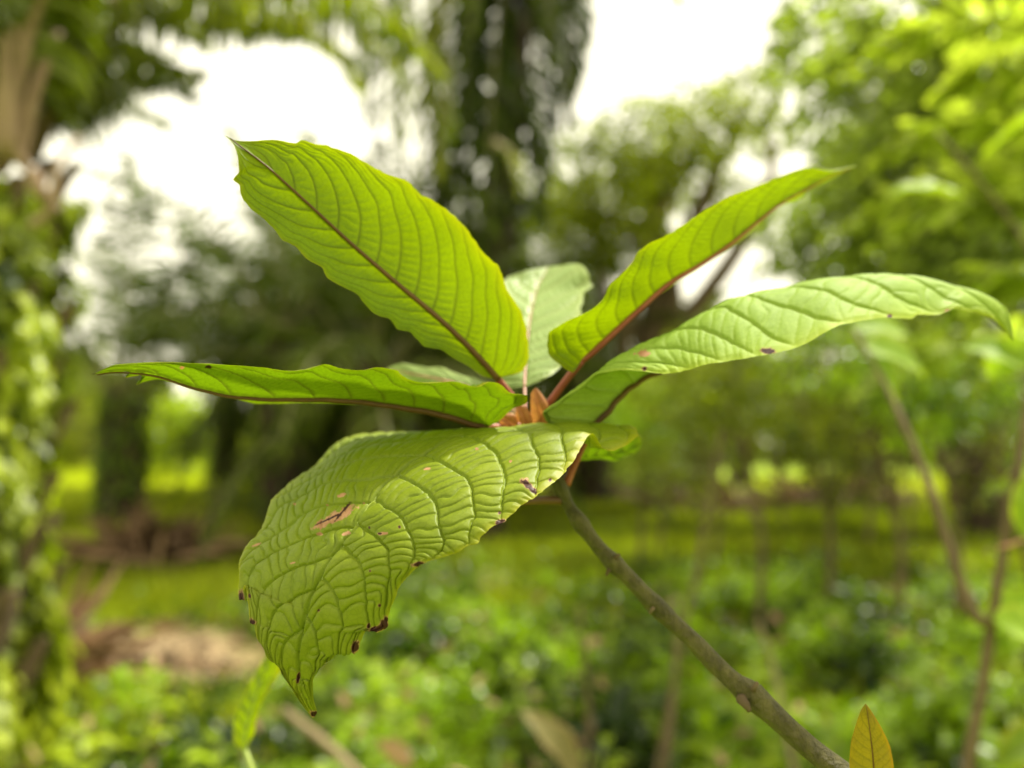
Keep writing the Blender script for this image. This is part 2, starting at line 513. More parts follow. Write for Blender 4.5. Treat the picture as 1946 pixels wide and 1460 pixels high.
    nm = nrm[:, nv // 2]
    if mid_mat is not None:
        i0 = int(mid_u0 * nu)
        path = (mc + nm * ms * (mid_r * 0.45))[i0:int(nu * 0.985):3]
        kk = np.hanning(11); kk /= kk.sum()
        path = np.stack([np.convolve(np.pad(path[:, q_], 5, mode='reflect', reflect_type='odd'), kk, 'valid') for q_ in range(3)], 1)
        rad = mid_r * (1 - 0.85 * np.linspace(0, 1, len(path)))
        link('midrib', tube(path, rad, mid_mat, 'midrib', 10, 0.06, seed), o)
    if petiole is not None:
        pp = np.array([P(*k) for k in petiole])
        pp = np.vstack([pp, mc[1]])
        link('petiole', tube(cr(pp, 24), np.linspace(mid_r * 1.25, mid_r * 1.05, 24), pet_mat, 'petiole', 12, 0.05, seed), o)
    return o


hero = empty('sapling', (0, 0, 0))
tag(hero, 'sapling branch with big ribbed leaves in sharp focus, crossing the picture from the lower right', 'sapling')

# --- stem, from out of the ground beyond the right of the frame up to the tip
stem_px = [(1588, 1460, .292), (1556, 1436, .295), (1516, 1400, .298), (1477, 1365, .301), (1429, 1321, .305), (1397, 1297, .307), (1358, 1261, .31),
           (1318, 1218, .313), (1278, 1182, .316), (1238, 1142, .318), (1199, 1102, .321), (1167, 1071, .324), (1131, 1031, .327),
           (1103, 995, .33), (1079, 959, .332), (1056, 908, .334), (1034, 860, .336), (1014, 815, .338), (1006, 796, .338)]
sp = [P(*k) for k in stem_px]
low = [np.array([0.36, 0.30, 0.0]), np.array([0.355, 0.30, 0.35]), np.array([0.32, 0.297, 0.72]), np.array([0.225, 0.292, 0.98]), P(1700, 1575, .290)]
allp = np.array(low + sp)
dist_r = np.concatenate([[0.0085, .0078, .0068, .0058, .0050], np.array([25, 24.5, 24, 24, 26.5, 22, 20.5, 20, 19, 19.5, 18, 18, 16.5, 16, 14, 12.5, 12, 11, 9]) * 0.260 / FPX])
cpath = cr(np.hstack([allp, dist_r[:, None]]), 420)
rad = cpath[:, 3].copy()
for (nx, ny, nd, bump, wd) in ((1429, 1318, .305, .0010, .004), (1250, 1152, .318, .0008, .004), (1167, 1071, .324, .0010, .0035), (1103, 992, .33, .0010, .004), (1062, 925, .334, .0012, .005)):
    q = P(nx, ny, nd)
    dd = np.linalg.norm(cpath[:, :3] - q, axis=1)
    rad += bump * np.exp(-(dd / wd)**2)
stem_o = link('stem', tube(cpath[:, :3], rad, M['stem'], 'stem', 28, 0.07, 3), hero)
# dry leaf scars on the nodes
for (ax, ay, bx, by, d, r) in ((1414, 1335, 1424, 1351, .300, .0022), (1434, 1306, 1440, 1296, .300, .0013), (1158, 1082, 1152, 1094, .322, .0014),
                               (1172, 1058, 1178, 1053, .321, .0012), (1240, 1158, 1234, 1166, .314, .0012)):
    link('leaf_scar', tube(cr([P(ax + (ax - bx) * .5, ay + (ay - by) * .5, d + .002), P(ax, ay, d), P(bx, by, d)], 8), np.linspace(r * 1.0, r * 0.4, 8), M['twig'], 'leaf_scar', 9, .2, int(ax)), stem_o)

# --- leaf reaching up to the left, seen from below against the sky
A_mid = [(947, 721, .335), (895, 664, .330), (836, 608, .325), (770, 553, .320), (714, 505, .315), (659, 457, .310), (607, 409, .305), (555, 361, .300), (496, 309, .295), (448, 275, .292), (428, 259, .291)]
A_r = [(951, 719, .335), (992, 706, .334), (1005, 675, .333), (1003, 645, .332), (992, 597, .330), (966, 553, .328), (947, 508, .326), (918, 479, .324), (892, 442, .322), (862, 409, .320), (836, 390, .318), (799, 368, .316), (777, 346, .314),
       (725, 327, .311), (696, 309, .309), (659, 290, .306), (622, 277, .303), (600, 274, .302), (573, 266, .300), (562, 272, .300), (529, 266, .298), (474, 268, .295), (448, 267, .293), (428, 258, .291)]
A_l = [(947, 721, .335), (921, 716, .332), (892, 697, .328), (859, 679, .325), (836, 664, .322), (810, 660, .320), (792, 645, .318), (777, 630, .316), (759, 627, .314), (740, 606, .312), (714, 597, .310), (692, 575, .308), (681, 560, .307), (651, 545, .305), (622, 527, .303),
       (611, 508, .302), (585, 494, .300), (570, 479, .299), (559, 468, .298), (537, 457, .296), (522, 438, .295), (500, 416, .294), (474, 394, .292), (457, 368, .291), (455, 353, .291), (443, 342, .290), (454, 327, .290), (452, 301, .290), (444, 275, .290), (428, 258, .291)]
big_leaf('leaf', hero, {-1: A_l, 0: A_mid, 1: A_r}, M['under'], 260, 161, nveins=16, adv=0.27, amp=.00013, side=1, bow=.05, vein_w=.00038, curve=.6, wobble=.25, warp=.1, smooth=.7,
         seed=2, mid_r=.0013, mid_mat=M['midrib'], petiole=[(1004, 792, .338), (980, 762, .337)], pet_mat=M['petiole'], tert_vis=0.0, jag=.012, edge_w=14)

# --- leaf lying level to the left, seen from below and nearly edge on
B_mid = [(926, 811, .325), (882, 797, .322), (833, 782, .319), (760, 770, .314), (687, 760, .309), (614, 756, .304), (521, 754, .299), (443, 748, .295), (384, 738, .291), (331, 723, .288), (270, 706, .286), (210, 703, .284), (172, 711, .283)]
B_u = [(0, 926, 811, .325), (.03, 950, 799, .315), (.06, 975, 777, .308), (.08, 999, 767, .304), (.10, 1002, 753, .302), (.13, 970, 748, .301), (.15, 955, 733, .300), (.17, 936, 726, .300), (.21, 907, 736, .299), (.27, 858, 726, .297), (.32, 809, 729, .294), (.35, 780, 723, .292), (.39, 750, 704, .290),
       (.42, 721, 699, .288), (.46, 687, 704, .286), (.50, 648, 701, .284), (.53, 619, 693, .282), (.57, 584, 703, .281), (.60, 555, 706, .280), (.67, 492, 699, .278), (.78, 394, 694, .276), (.88, 296, 692, .276), (.95, 223, 694, .279), (.985, 182, 708, .282), (1, 172, 711, .283)]
B_d = [(0, 926, 811, .325), (.06, 880, 803, .330), (.15, 800, 786, .338), (.27, 700, 770, .340), (.4, 600, 764, .336), (.5, 530, 766, .330), (.55, 490, 767, .324), (.60, 450, 758, .318), (.68, 400, 746, .310), (.75, 345, 731, .303), (.79, 318, 727, .300), (.81, 300, 723, .299), (.85, 258, 733, .297),
       (.865, 268, 714, .293), (.895, 236, 719, .291), (.905, 246, 707, .289), (.95, 208, 708, .286), (1, 172, 711, .283)]
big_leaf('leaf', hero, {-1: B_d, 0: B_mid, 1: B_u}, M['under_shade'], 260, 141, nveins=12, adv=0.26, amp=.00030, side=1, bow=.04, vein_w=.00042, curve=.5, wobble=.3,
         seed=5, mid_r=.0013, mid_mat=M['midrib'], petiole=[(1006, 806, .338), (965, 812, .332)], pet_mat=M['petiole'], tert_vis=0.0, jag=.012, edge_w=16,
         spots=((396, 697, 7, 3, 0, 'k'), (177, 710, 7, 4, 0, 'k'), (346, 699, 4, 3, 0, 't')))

# --- the quilted leaf hanging towards the camera
C_mid = [(0, 1012, 833, .338), (.06, 975, 822, .330), (.11, 940, 816, .322), (.17, 884, 824, .311), (.24, 821, 854, .300), (.32, 763, 892, .290), (.40, 717, 936, .281), (.46, 688, 971, .276), (.52, 663, 1009, .272), (.585, 638, 1046, .2695), (.66, 609, 1100, .267),
         (.745, 584, 1163, .266), (.81, 574, 1217, .2665), (.86, 569, 1259, .268), (.92, 574, 1304, .270), (.97, 590, 1342, .272), (1, 597, 1360, .273)]
C_r = [(0, 1015, 833, .338), (.03, 1080, 830, .345), (.06, 1150, 822, .340), (.09, 1208, 813, .330), (.11, 1213, 824, .322), (.135, 1198, 839, .315), (.165, 1160, 858, .307), (.18, 1147, 853, .303), (.195, 1135, 834, .299), (.205, 1127, 824, .296), (.22, 1114, 836, .291), (.245, 1100, 863, .284),
       (.285, 1071, 901, .276), (.31, 1054, 917, .272), (.345, 1025, 938, .267), (.385, 992, 963, .263), (.42, 963, 988, .260), (.455, 929, 1009, .257), (.49, 904, 1036, .255), (.51, 888, 1041, .2545), (.54, 863, 1055, .254), (.57, 834, 1063, .2535), (.60, 805, 1071, .2535),
       (.63, 784, 1086, .254), (.66, 763, 1109, .255), (.70, 746, 1146, .256), (.735, 736, 1175, .257), (.75, 736, 1191, .2575), (.77, 716, 1200, .258), (.785, 700, 1194, .259), (.81, 684, 1221, .260), (.83, 677, 1241, .261), (.845, 663, 1236, .262), (.86, 646, 1234, .263),
       (.88, 634, 1250, .264), (.91, 611, 1268, .266), (.94, 597, 1296, .268), (.97, 599, 1328, .270), (.99, 604, 1350, .272), (1, 599, 1361, .273)]
C_l = [(0, 1010, 834, .338), (.04, 960, 835, .352), (.09, 880, 838, .360), (.15, 780, 836, .360), (.20, 715, 826, .355), (.24, 660, 832, .348), (.28, 632, 846, .343), (.32, 610, 868, .338), (.36, 590, 888, .333), (.40, 566, 905, .328), (.44, 547, 922, .323), (.48, 533, 940, .318),
       (.52, 517, 957, .313), (.56, 506, 994, .306), (.60, 491, 1014, .300), (.64, 470, 1034, .295), (.68, 454, 1063, .290), (.71, 453, 1092, .286), (.735, 456, 1141, .282), (.745, 464, 1114, .281), (.78, 474, 1150, .277), (.80, 478, 1186, .275), (.81, 484, 1184, .274), (.84, 493, 1217, .272),
       (.865, 507, 1236, .271), (.88, 519, 1250, .271), (.91, 534, 1279, .270), (.95, 555, 1313, .270), (.975, 572, 1336, .271), (1, 594, 1361, .273)]
C_spots = ((640, 982, 44, 9, -27, 't'), (655, 968, 26, 2.2, -50, 'k'), (628, 985, 30, 1.6, -25, 'k'), (1003, 922, 16, 5.5, 38, 'b'), (1012, 932, 12, 4, 45, 'k'), (951, 992, 9, 4.5, -20, 'b'), (796, 1073, 11, 5, -5, 'b'), (731, 1184, 7, 13, 15, 'b'), (715, 1196, 18, 5, -15, 'b'),
           (675, 1231, 7, 11, 20, 'b'), (598, 1357, 10, 6, 20, 'b'), (458, 1133, 5, 9, 0, 'b'), (478, 1184, 6, 7, 0, 'b'), (567, 1287, 3, 9, 10, 'b'), (727, 1014, 9, 3, -5, 't'), (722, 1014, 3.5, 2, 0, 'k'), (607, 1015, 6, 3.5, 0, 't'), (658, 1014, 9, 3.5, -20, 't'),
           (813, 891, 7, 2.6, -10, 't'), (650, 941, 9, 3, -15, 't'), (486, 1036, 9, 2, -20, 't'), (556, 1070, 7, 2.2, -15, 't'), (970, 877, 2.5, 2.5, 0, 't'), (949, 975, 3, 3, 0, 'b'), (1045, 912, 3, 3, 0, 'b'), (648, 1168, 6, 5, 0, 'k2'), (702, 1003, 2, 3, 0, 'k'),
           (560, 958, 3, 2, 0, 't'), (622, 960, 3, 1.5, 0, 't'), (692, 957, 3, 2, 0, 't'), (906, 853, 3, 2, 0, 't'), (759, 1002, 1.8, 2.6, 0, 'b'), (703, 1085, 1.6, 2, 0, 'b'), (1000, 912, 4, 4, 0, 't'), (474, 1133, 2.4, 3.5, 0, 'b'), (721, 1151, 2.5, 2.5, 0, 'b'), (606, 1160, 1.8, 2, 0, 'b'), (700, 1190, 3, 6, 20, 'b'))
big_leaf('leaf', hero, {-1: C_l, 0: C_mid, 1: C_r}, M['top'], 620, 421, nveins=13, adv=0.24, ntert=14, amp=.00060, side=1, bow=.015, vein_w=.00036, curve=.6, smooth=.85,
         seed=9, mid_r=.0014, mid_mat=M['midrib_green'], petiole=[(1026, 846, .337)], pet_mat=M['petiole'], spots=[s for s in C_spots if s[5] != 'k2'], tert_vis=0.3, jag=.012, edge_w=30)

# --- pale leaf behind, pointing away
D_mid = [(997, 737, .350), (999, 690, .365), (1003, 640, .385), (1010, 590, .405), (1022, 545, .425), (1042, 506, .44)]
D_r = [(0, 998, 737, .350), (.08, 1034, 721, .352), (.18, 1060, 703, .358), (.33, 1086, 655, .37), (.5, 1101, 605, .39), (.6, 1106, 580, .40), (.68, 1112, 556, .41), (.74, 1125, 546, .415), (.82, 1117, 518, .42), (.9, 1096, 502, .43), (1, 1042, 506, .44)]
D_l = [(0, 996, 737, .350), (.08, 968, 738, .355), (.18, 948, 722, .36), (.35, 935, 670, .375), (.5, 932, 620, .395), (.65, 940, 570, .41), (.8, 960, 531, .425), (.9, 992, 517, .43), (1, 1042, 506, .44)]
big_leaf('leaf', hero, {-1: D_l, 0: D_mid, 1: D_r}, M['pale'], 160, 101, nveins=12, adv=0.12, amp=.0003, side=-1, bow=.03, seed=13, mid_r=.0006, smooth=.9, mid_mat=M['petiole_pink'],
         petiole=[(1000, 800, .338), (998, 770, .342)], pet_mat=M['petiole_pink'], jag=.03, mid_side=1)

# --- narrow looking leaf rising to the right
E_mid = [(1102, 688, .335), (1131, 660, .335), (1160, 635, .336), (1219, 581, .340), (1267, 538, .345), (1331, 499, .352), (1389, 460, .36), (1437, 421, .368), (1486, 382, .376), (1535, 356, .385), (1574, 333, .393), (1632, 314, .405)]
E_u = [(0, 1102, 688, .335), (.02, 1087, 708, .328), (.05, 1063, 693, .322), (.085, 1041, 669, .317), (.115, 1041, 640, .314), (.15, 1063, 620, .312), (.20, 1102, 601, .311), (.25, 1136, 581, .311), (.31, 1160, 542, .312), (.37, 1194, 508, .314), (.42, 1219, 474, .317), (.49, 1272, 445, .321), (.56, 1316, 416, .326),
       (.64, 1369, 382, .334), (.73, 1437, 353, .346), (.80, 1486, 333, .357), (.88, 1545, 319, .373), (.92, 1574, 325, .382), (1, 1632, 314, .405)]
E_d = [(0, 1102, 688, .335), (.06, 1122, 676, .345), (.2, 1182, 624, .362), (.35, 1262, 552, .374), (.5, 1336, 506, .384), (.65, 1412, 452, .39), (.78, 1484, 392, .395), (.84, 1524, 376, .397), (.87, 1535, 364, .397), (.92, 1572, 344, .399), (1, 1632, 314, .405)]
big_leaf('leaf', hero, {-1: E_u, 0: E_mid, 1: E_d}, M['under'], 220, 121, nveins=15, adv=0.22, amp=.00022, side=1, bow=.05, seed=17, vein_w=.0004, curve=.5, wobble=.3, smooth=.3, mid_r=.0014, mid_mat=M['petiole'],
         petiole=[(1008, 800, .338), (1044, 766, .337), (1075, 724, .335)], pet_mat=M['petiole'], jag=.015, edge_w=12, tert_vis=.0)

# --- broad leaf to the right: underside at its base, rolled over so its upper side shows further out
F_m = [(0, 1126, 812, .338), (.08, 1150, 778, .338), (.16, 1180, 742, .340), (.25, 1222, 712, .343), (.35, 1300, 680, .349), (.45, 1380, 640, .354), (.55, 1470, 600, .359), (.65, 1570, 572, .364), (.75, 1680, 556, .368), (.85, 1790, 562, .368), (.93, 1870, 592, .366), (1, 1924, 649, .362)]
F_k = [(0, 1126, 812, .338), (.035, 1080, 812, .330), (.07, 1048, 798, .324), (.10, 1036, 783, .321), (.15, 1066, 758, .319), (.19, 1100, 735, .318), (.24, 1141, 707, .318), (.30, 1194, 670, .320), (.38, 1292, 625, .325), (.47, 1389, 573, .332), (.56, 1486, 546, .340), (.66, 1608, 531, .348),
       (.76, 1729, 524, .355), (.85, 1826, 547, .359), (.93, 1902, 586, .361), (1, 1924, 649, .362)]
F_l = [(0, 1126, 813, .338), (.035, 1076, 815, .328), (.07, 1042, 801, .322), (.10, 1029, 783, .319), (.15, 1062, 756, .316), (.19, 1100, 737, .314), (.225, 1140, 710, .311), (.25, 1170, 709, .308), (.29, 1233, 712, .305), (.36, 1301, 704, .304), (.43, 1365, 692, .304), (.48, 1418, 682, .305), (.52, 1457, 671, .306), (.58, 1535, 646, .310),
       (.65, 1608, 614, .317), (.72, 1690, 603, .326), (.75, 1729, 603, .330), (.78, 1750, 594, .334), (.81, 1778, 597, .338), (.85, 1817, 588, .343), (.89, 1846, 592, .348), (.94, 1885, 608, .354), (1, 1924, 649, .362)]
F_r = [(0, 1127, 812, .338), (.08, 1154, 780, .350), (.16, 1184, 744, .358), (.25, 1228, 712, .366), (.35, 1305, 676, .374), (.45, 1385, 634, .38), (.55, 1476, 594, .384), (.65, 1575, 566, .388), (.75, 1684, 552, .389), (.85, 1790, 560, .386), (.93, 1868, 592, .377), (1, 1924, 649, .362)]
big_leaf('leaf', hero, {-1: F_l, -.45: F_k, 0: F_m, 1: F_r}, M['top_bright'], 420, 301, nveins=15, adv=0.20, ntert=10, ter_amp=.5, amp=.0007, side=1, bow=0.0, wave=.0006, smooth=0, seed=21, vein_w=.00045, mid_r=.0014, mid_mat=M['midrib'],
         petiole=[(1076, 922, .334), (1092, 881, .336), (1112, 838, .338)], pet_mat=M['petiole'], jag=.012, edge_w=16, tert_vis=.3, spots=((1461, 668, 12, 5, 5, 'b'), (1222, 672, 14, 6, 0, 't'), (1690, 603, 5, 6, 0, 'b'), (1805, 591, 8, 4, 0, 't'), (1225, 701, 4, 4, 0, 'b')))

# --- small leaf tips showing between the others
G_m = [(1070, 878, .352), (1110, 868, .358), (1150, 862, .364), (1190, 852, .37), (1222, 842, .376)]
G_r = [(0, 1070, 878, .352), (.2, 1096, 848, .346), (.45, 1130, 832, .345), (.7, 1180, 822, .352), (.85, 1210, 824, .362), (1, 1222, 842, .376)]
G_l = [(0, 1070, 878, .352), (.3, 1105, 872, .364), (.5, 1140, 868, .370), (.62, 1168, 874, .374), (.75, 1186, 865, .376), (.9, 1206, 860, .378), (1, 1222, 842, .376)]
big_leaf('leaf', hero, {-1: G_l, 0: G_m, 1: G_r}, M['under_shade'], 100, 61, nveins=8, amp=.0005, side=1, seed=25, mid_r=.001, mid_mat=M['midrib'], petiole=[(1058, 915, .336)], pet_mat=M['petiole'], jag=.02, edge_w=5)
H_m = [(960, 765, .350), (900, 740, .368), (840, 722, .385), (790, 712, .40), (735, 702, .415)]
H_r = [(0, 960, 765, .350), (.25, 920, 728, .372), (.45, 870, 714, .386), (.6, 835, 700, .396), (.72, 800, 700, .405), (.85, 765, 692, .41), (1, 735, 702, .415)]
H_l = [(0, 960, 765, .350), (.3, 890, 760, .375), (.6, 820, 740, .395), (.85, 765, 720, .41), (1, 735, 702, .415)]
big_leaf('leaf', hero, {-1: H_l, 0: H_m, 1: H_r}, M['pale'], 110, 61, nveins=9, amp=.0006, side=-1, seed=27, mid_r=.001, mid_mat=M['petiole_pink'], petiole=[(1000, 800, .338)], pet_mat=M['petiole_pink'], jag=.03, mid_side=1)
# leaf stalk leaving the stem to the left, its leaf hidden below the quilted one
pj = cr([P(1066, 952, .332), P(1030, 951, .328), P(990, 953, .322), P(930, 950, .320)], 24)
link('petiole', tube(pj, np.linspace(.0017, .0013, 24), M['midrib'], 'petiole', 12, .06, 4), hero)

# --- stipules: blunt orange scales round the growing tip
for k, (pm, pr, pl, sd) in enumerate((
        ([(1030, 812, .334), (1028, 790, .332), (1022, 765, .331), (1018, 737, .332)], [(1030, 812, .334), (1046, 806, .333), (1043, 775, .332), (1028, 748, .332), (1018, 737, .332)], [(1030, 812, .334), (1012, 804, .334), (1009, 775, .333), (1010, 748, .333), (1018, 737, .332)], 1),
        ([(985, 815, .333), (972, 806, .331), (960, 797, .330), (948, 795, .330)], [(985, 815, .333), (984, 796, .332), (970, 785, .331), (957, 788, .330), (948, 795, .330)], [(985, 815, .333), (966, 816, .332), (952, 808, .331), (948, 795, .330)], 2),
        ([(1004, 815, .332), (998, 798, .330), (990, 780, .330), (982, 770, .331)], [(1004, 815, .332), (1012, 800, .331), (1004, 780, .331), (992, 768, .331), (982, 770, .331)], [(1004, 815, .332), (988, 804, .331), (980, 786, .331), (982, 770, .331)], 3))):
    big_leaf('stipule', hero, {-1: pl, 0: pm, 1: pr}, M['stipule'] if k != 2 else M['petiole_pink'] if False else M['stipule'], 40, 25, nveins=4, amp=.0002, side=-1, bow=.25, seed=30 + k, vein_w=.0003, tert_vis=0.1)

# --- bronze young shoot standing at the lower right
shoot = empty('young_shoot', (0, 0, 0))
tag(shoot, 'single upright bronze young leaf at the bottom edge beside the olive stem', 'shoot')
yd = .262
Y_m = [(1664, 1560, yd), (1663, 1500, yd), (1660, 1450, yd), (1654, 1395, yd), (1645, 1337, yd)]
Y_l = [(0, 1664, 1560, yd), (.25, 1625, 1510, yd + .004), (.5, 1614, 1450, yd + .004), (.62, 1616, 1420, yd + .003), (.78, 1624, 1385, yd + .002), (.92, 1636, 1350, yd), (1, 1645, 1337, yd)]
Y_r = [(0, 1664, 1560, yd), (.25, 1700, 1510, yd - .004), (.45, 1698, 1455, yd - .004), (.6, 1693, 1425, yd - .003), (.78, 1676, 1385, yd - .002), (.92, 1656, 1352, yd), (1, 1645, 1337, yd)]
big_leaf('leaf', shoot, {-1: Y_l, 0: Y_m, 1: Y_r}, M['young'], 120, 81, nveins=13, adv=.12, amp=.00008, side=-1, bow=-.08, seed=33, vein_w=.00025, mid_r=.0004, mid_mat=M['midrib'], tert_vis=.1, edge_w=8, mid_side=1)
base = P(1664, 1560, yd)
link('stem', tube(cr([np.array([base[0] + .06, base[1] + .02, 0]), np.array([base[0] + .04, base[1] + .01, .5]), np.array([base[0] + .006, base[1], .95]), base], 60), np.linspace(.003, .0009, 60), M['stem'], 'stem', 10, .1, 8), shoot)

# ------------------------------------------------------------------ many small leaves at once
def leaf_cards(cen, nrm, fwd, size, width=0.45, tone=None, bend=0.12, tip=0.0):
    """one leaf per row: 8 points, folded along its midrib and drawn to a point"""
    n = len(cen)
    nrm = nrm / (np.linalg.norm(nrm, axis=1)[:, None] + 1e-9)
    fwd = fwd - nrm * (fwd * nrm).sum(1)[:, None]
    fwd /= np.linalg.norm(fwd, axis=1)[:, None] + 1e-9
    rt = np.cross(fwd, nrm)
    L = np.broadcast_to(np.asarray(size, float), (n,))[:, None]
    W = L * width * 0.5
    b = L * bend
    pts = [cen, cen + fwd * L * .28 + rt * W * .85 + nrm * b * .5, cen + fwd * L * .3, cen + fwd * L * .28 - rt * W * .85 + nrm * b * .5,
           cen + fwd * L * .62 + rt * W * .8 + nrm * b * .3, cen + fwd * L * .65 - nrm * b * .25, cen + fwd * L * .62 - rt * W * .8 + nrm * b * .3,
           cen + fwd * L - nrm * b * 1.2]
    V = np.stack(pts, 1).reshape(-1, 3)
    t = np.array([[0, 2, 1], [0, 3, 2], [4, 5, 7], [5, 6, 7]])
    q = np.array([[1, 2, 5, 4], [2, 3, 6, 5]])
    o = np.arange(n)[:, None, None] * 8
    tone = np.random.RandomState(n).rand(n) if tone is None else tone
    return V, [(t[None] + o).reshape(-1, 3), (q[None] + o).reshape(-1, 4)], dict(tone=np.repeat(tone, 8))


def join_parts(parts):
    Vs, fs, off, at = [], {}, 0, []
    for V, F, a in parts:
        Vs.append(V)
        for f in F:
            fs.setdefault(f.shape[1], []).append(f + off)
        at.append(a['tone']); off += len(V)
    return np.vstack(Vs), [np.vstack(f) for f in fs.values()], dict(tone=np.concatenate(at))


def rnd_dirs(rs, n, up=0.0):
    v = rs.normal(size=(n, 3)); v[:, 2] += up
    return v / np.linalg.norm(v, axis=1)[:, None]


# ---- ground height (shared by everything that stands on it)
NG = Noise2(77)


def gh(x, y):
    x = np.asarray(x, float); y = np.asarray(y, float)
    return 0.16 * NG(x * .22 + 40, y * .22 + 40) * np.clip(y / 4, 0, 1) + 0.05 * NG(x * 1.1 + 9, y * 1.1 + 9) * np.clip(y / 3, 0, 1)


def gpt(px, dist, dz=0.0):
    p = GP(px, dist)
    p[2] = float(gh(p[0], p[1])) + dz
    return p


# ------------------------------------------------------------------ ground
def ground_mat():
    m, n, l = nmat('ground_soil_and_grass')
    c = mixc(n, l, ramp(n, l, noise(n, l, 1.3, 8), 0.35, 0.65), (0.11, 0.18, 0.008), (0.26, 0.36, 0.018))
    c = mixc(n, l, ramp(n, l, noise(n, l, 14, 5), 0.45, 0.75), c, (0.15, 0.17, 0.03))
    soil = mixc(n, l, ramp(n, l, noise(n, l, 9, 6), 0.35, 0.65), (0.16, 0.115, 0.06), (0.34, 0.26, 0.14))
    c = mixc(n, l, attr(n, 'soil'), c, soil)
    fld = mixc(n, l, ramp(n, l, noise(n, l, .8, 5), 0.35, 0.65), (0.33, 0.37, 0.010), (0.50, 0.50, 0.02))
    c = mixc(n, l, attr(n, 'field'), c, fld)
    b = n.new('ShaderNodeBsdfPrincipled'); b.inputs['Roughness'].default_value = .95
    b.inputs['Specular IOR Level'].default_value = .15
    l.new(c, b.inputs['Base Color'])
    bp = n.new('ShaderNodeBump'); bp.inputs['Strength'].default_value = .8; bp.inputs['Distance'].default_value = .04
    l.new(noise(n, l, 18, 7), bp.inputs['Height']); l.new(bp.outputs[0], b.inputs['Normal'])
    o = n.new('ShaderNodeOutputMaterial'); l.new(b.outputs[0], o.inputs['Surface'])
    return m


gy = np.concatenate([np.linspace(-30, 0, 16)[:-1], np.linspace(0, 30, 240)[:-1], np.geomspace(30, 500, 60)])
gx = np.concatenate([-np.geomspace(500, 16, 40)[:-1], np.linspace(-16, 16, 220), np.geomspace(16, 500, 40)[1:]])
GX, GY = np.meshgrid(gx, gy, indexing='ij')
GZ = gh(GX, GY)


def patch(x, y, cx, cy, rx, ry, ang=0):
    ca, sa = math.cos(math.radians(ang)), math.sin(math.radians(ang))
    ex = ((x - cx) * ca + (y - cy) * sa) / rx; ey = (-(x - cx) * sa + (y - cy) * ca) / ry
    return np.clip((1 - np.hypot(ex, ey) + NG(x * 1.3, y * 1.3) * .35) * 3, 0, 1)


SOIL = [(*GP(190, 5.3)[:2], 2.0, .85, 8), (*GP(20, 5.0)[:2], 1.1, .5, 0), (*GP(290, 11)[:2], 1.3, 1.2, 0), (*GP(1150, 24)[:2], 2.5, 5, 0), (*GP(1580, 19)[:2], 3.4, 3.2, 0), (*GP(1320, 17)[:2], 1.6, 2.2, 0), (*GP(880, 8)[:2], .6, .8, 0), (*GP(1590, 31)[:2], 3.2, 5, 0)]


def soil_at(x, y):
    s = np.zeros_like(np.asarray(x, float))
    for q in SOIL: s = np.maximum(s, patch(x, y, *q))
    return s


def field_at(x, y):
    f1 = np.clip((y - 18 + 2.2 * NG(x * .3, y * .1)) / 2, 0, 1) * np.clip((62 - y) / 4, 0, 1) * np.clip((-x * 1.0 - y * .30 + 2.0) / 2 + 1, 0, 1)
    sun_strip = patch(x, y, 11.0, 28, 5.5, 8) * 0.75  # sunlit grass strip at the right, its sunlight painted in as brighter colour
    return np.clip(np.maximum(f1, sun_strip), 0, 1)


nx, ny = GX.shape
i = np.arange(nx - 1)[:, None] * ny; j = np.arange(ny - 1)[None]
GF = np.stack([i + j, i + ny + j, i + ny + j + 1, i + j + 1], -1).reshape(-1, 4)
gm = mesh('ground', np.stack([GX, GY, GZ], -1).reshape(-1, 3), GF, ground_mat(), dict(soil=soil_at(GX, GY).ravel(), field=field_at(GX, GY).ravel()))
tag(link('ground', gm), 'mown green plantation ground with bare brown soil patches', kind='structure')

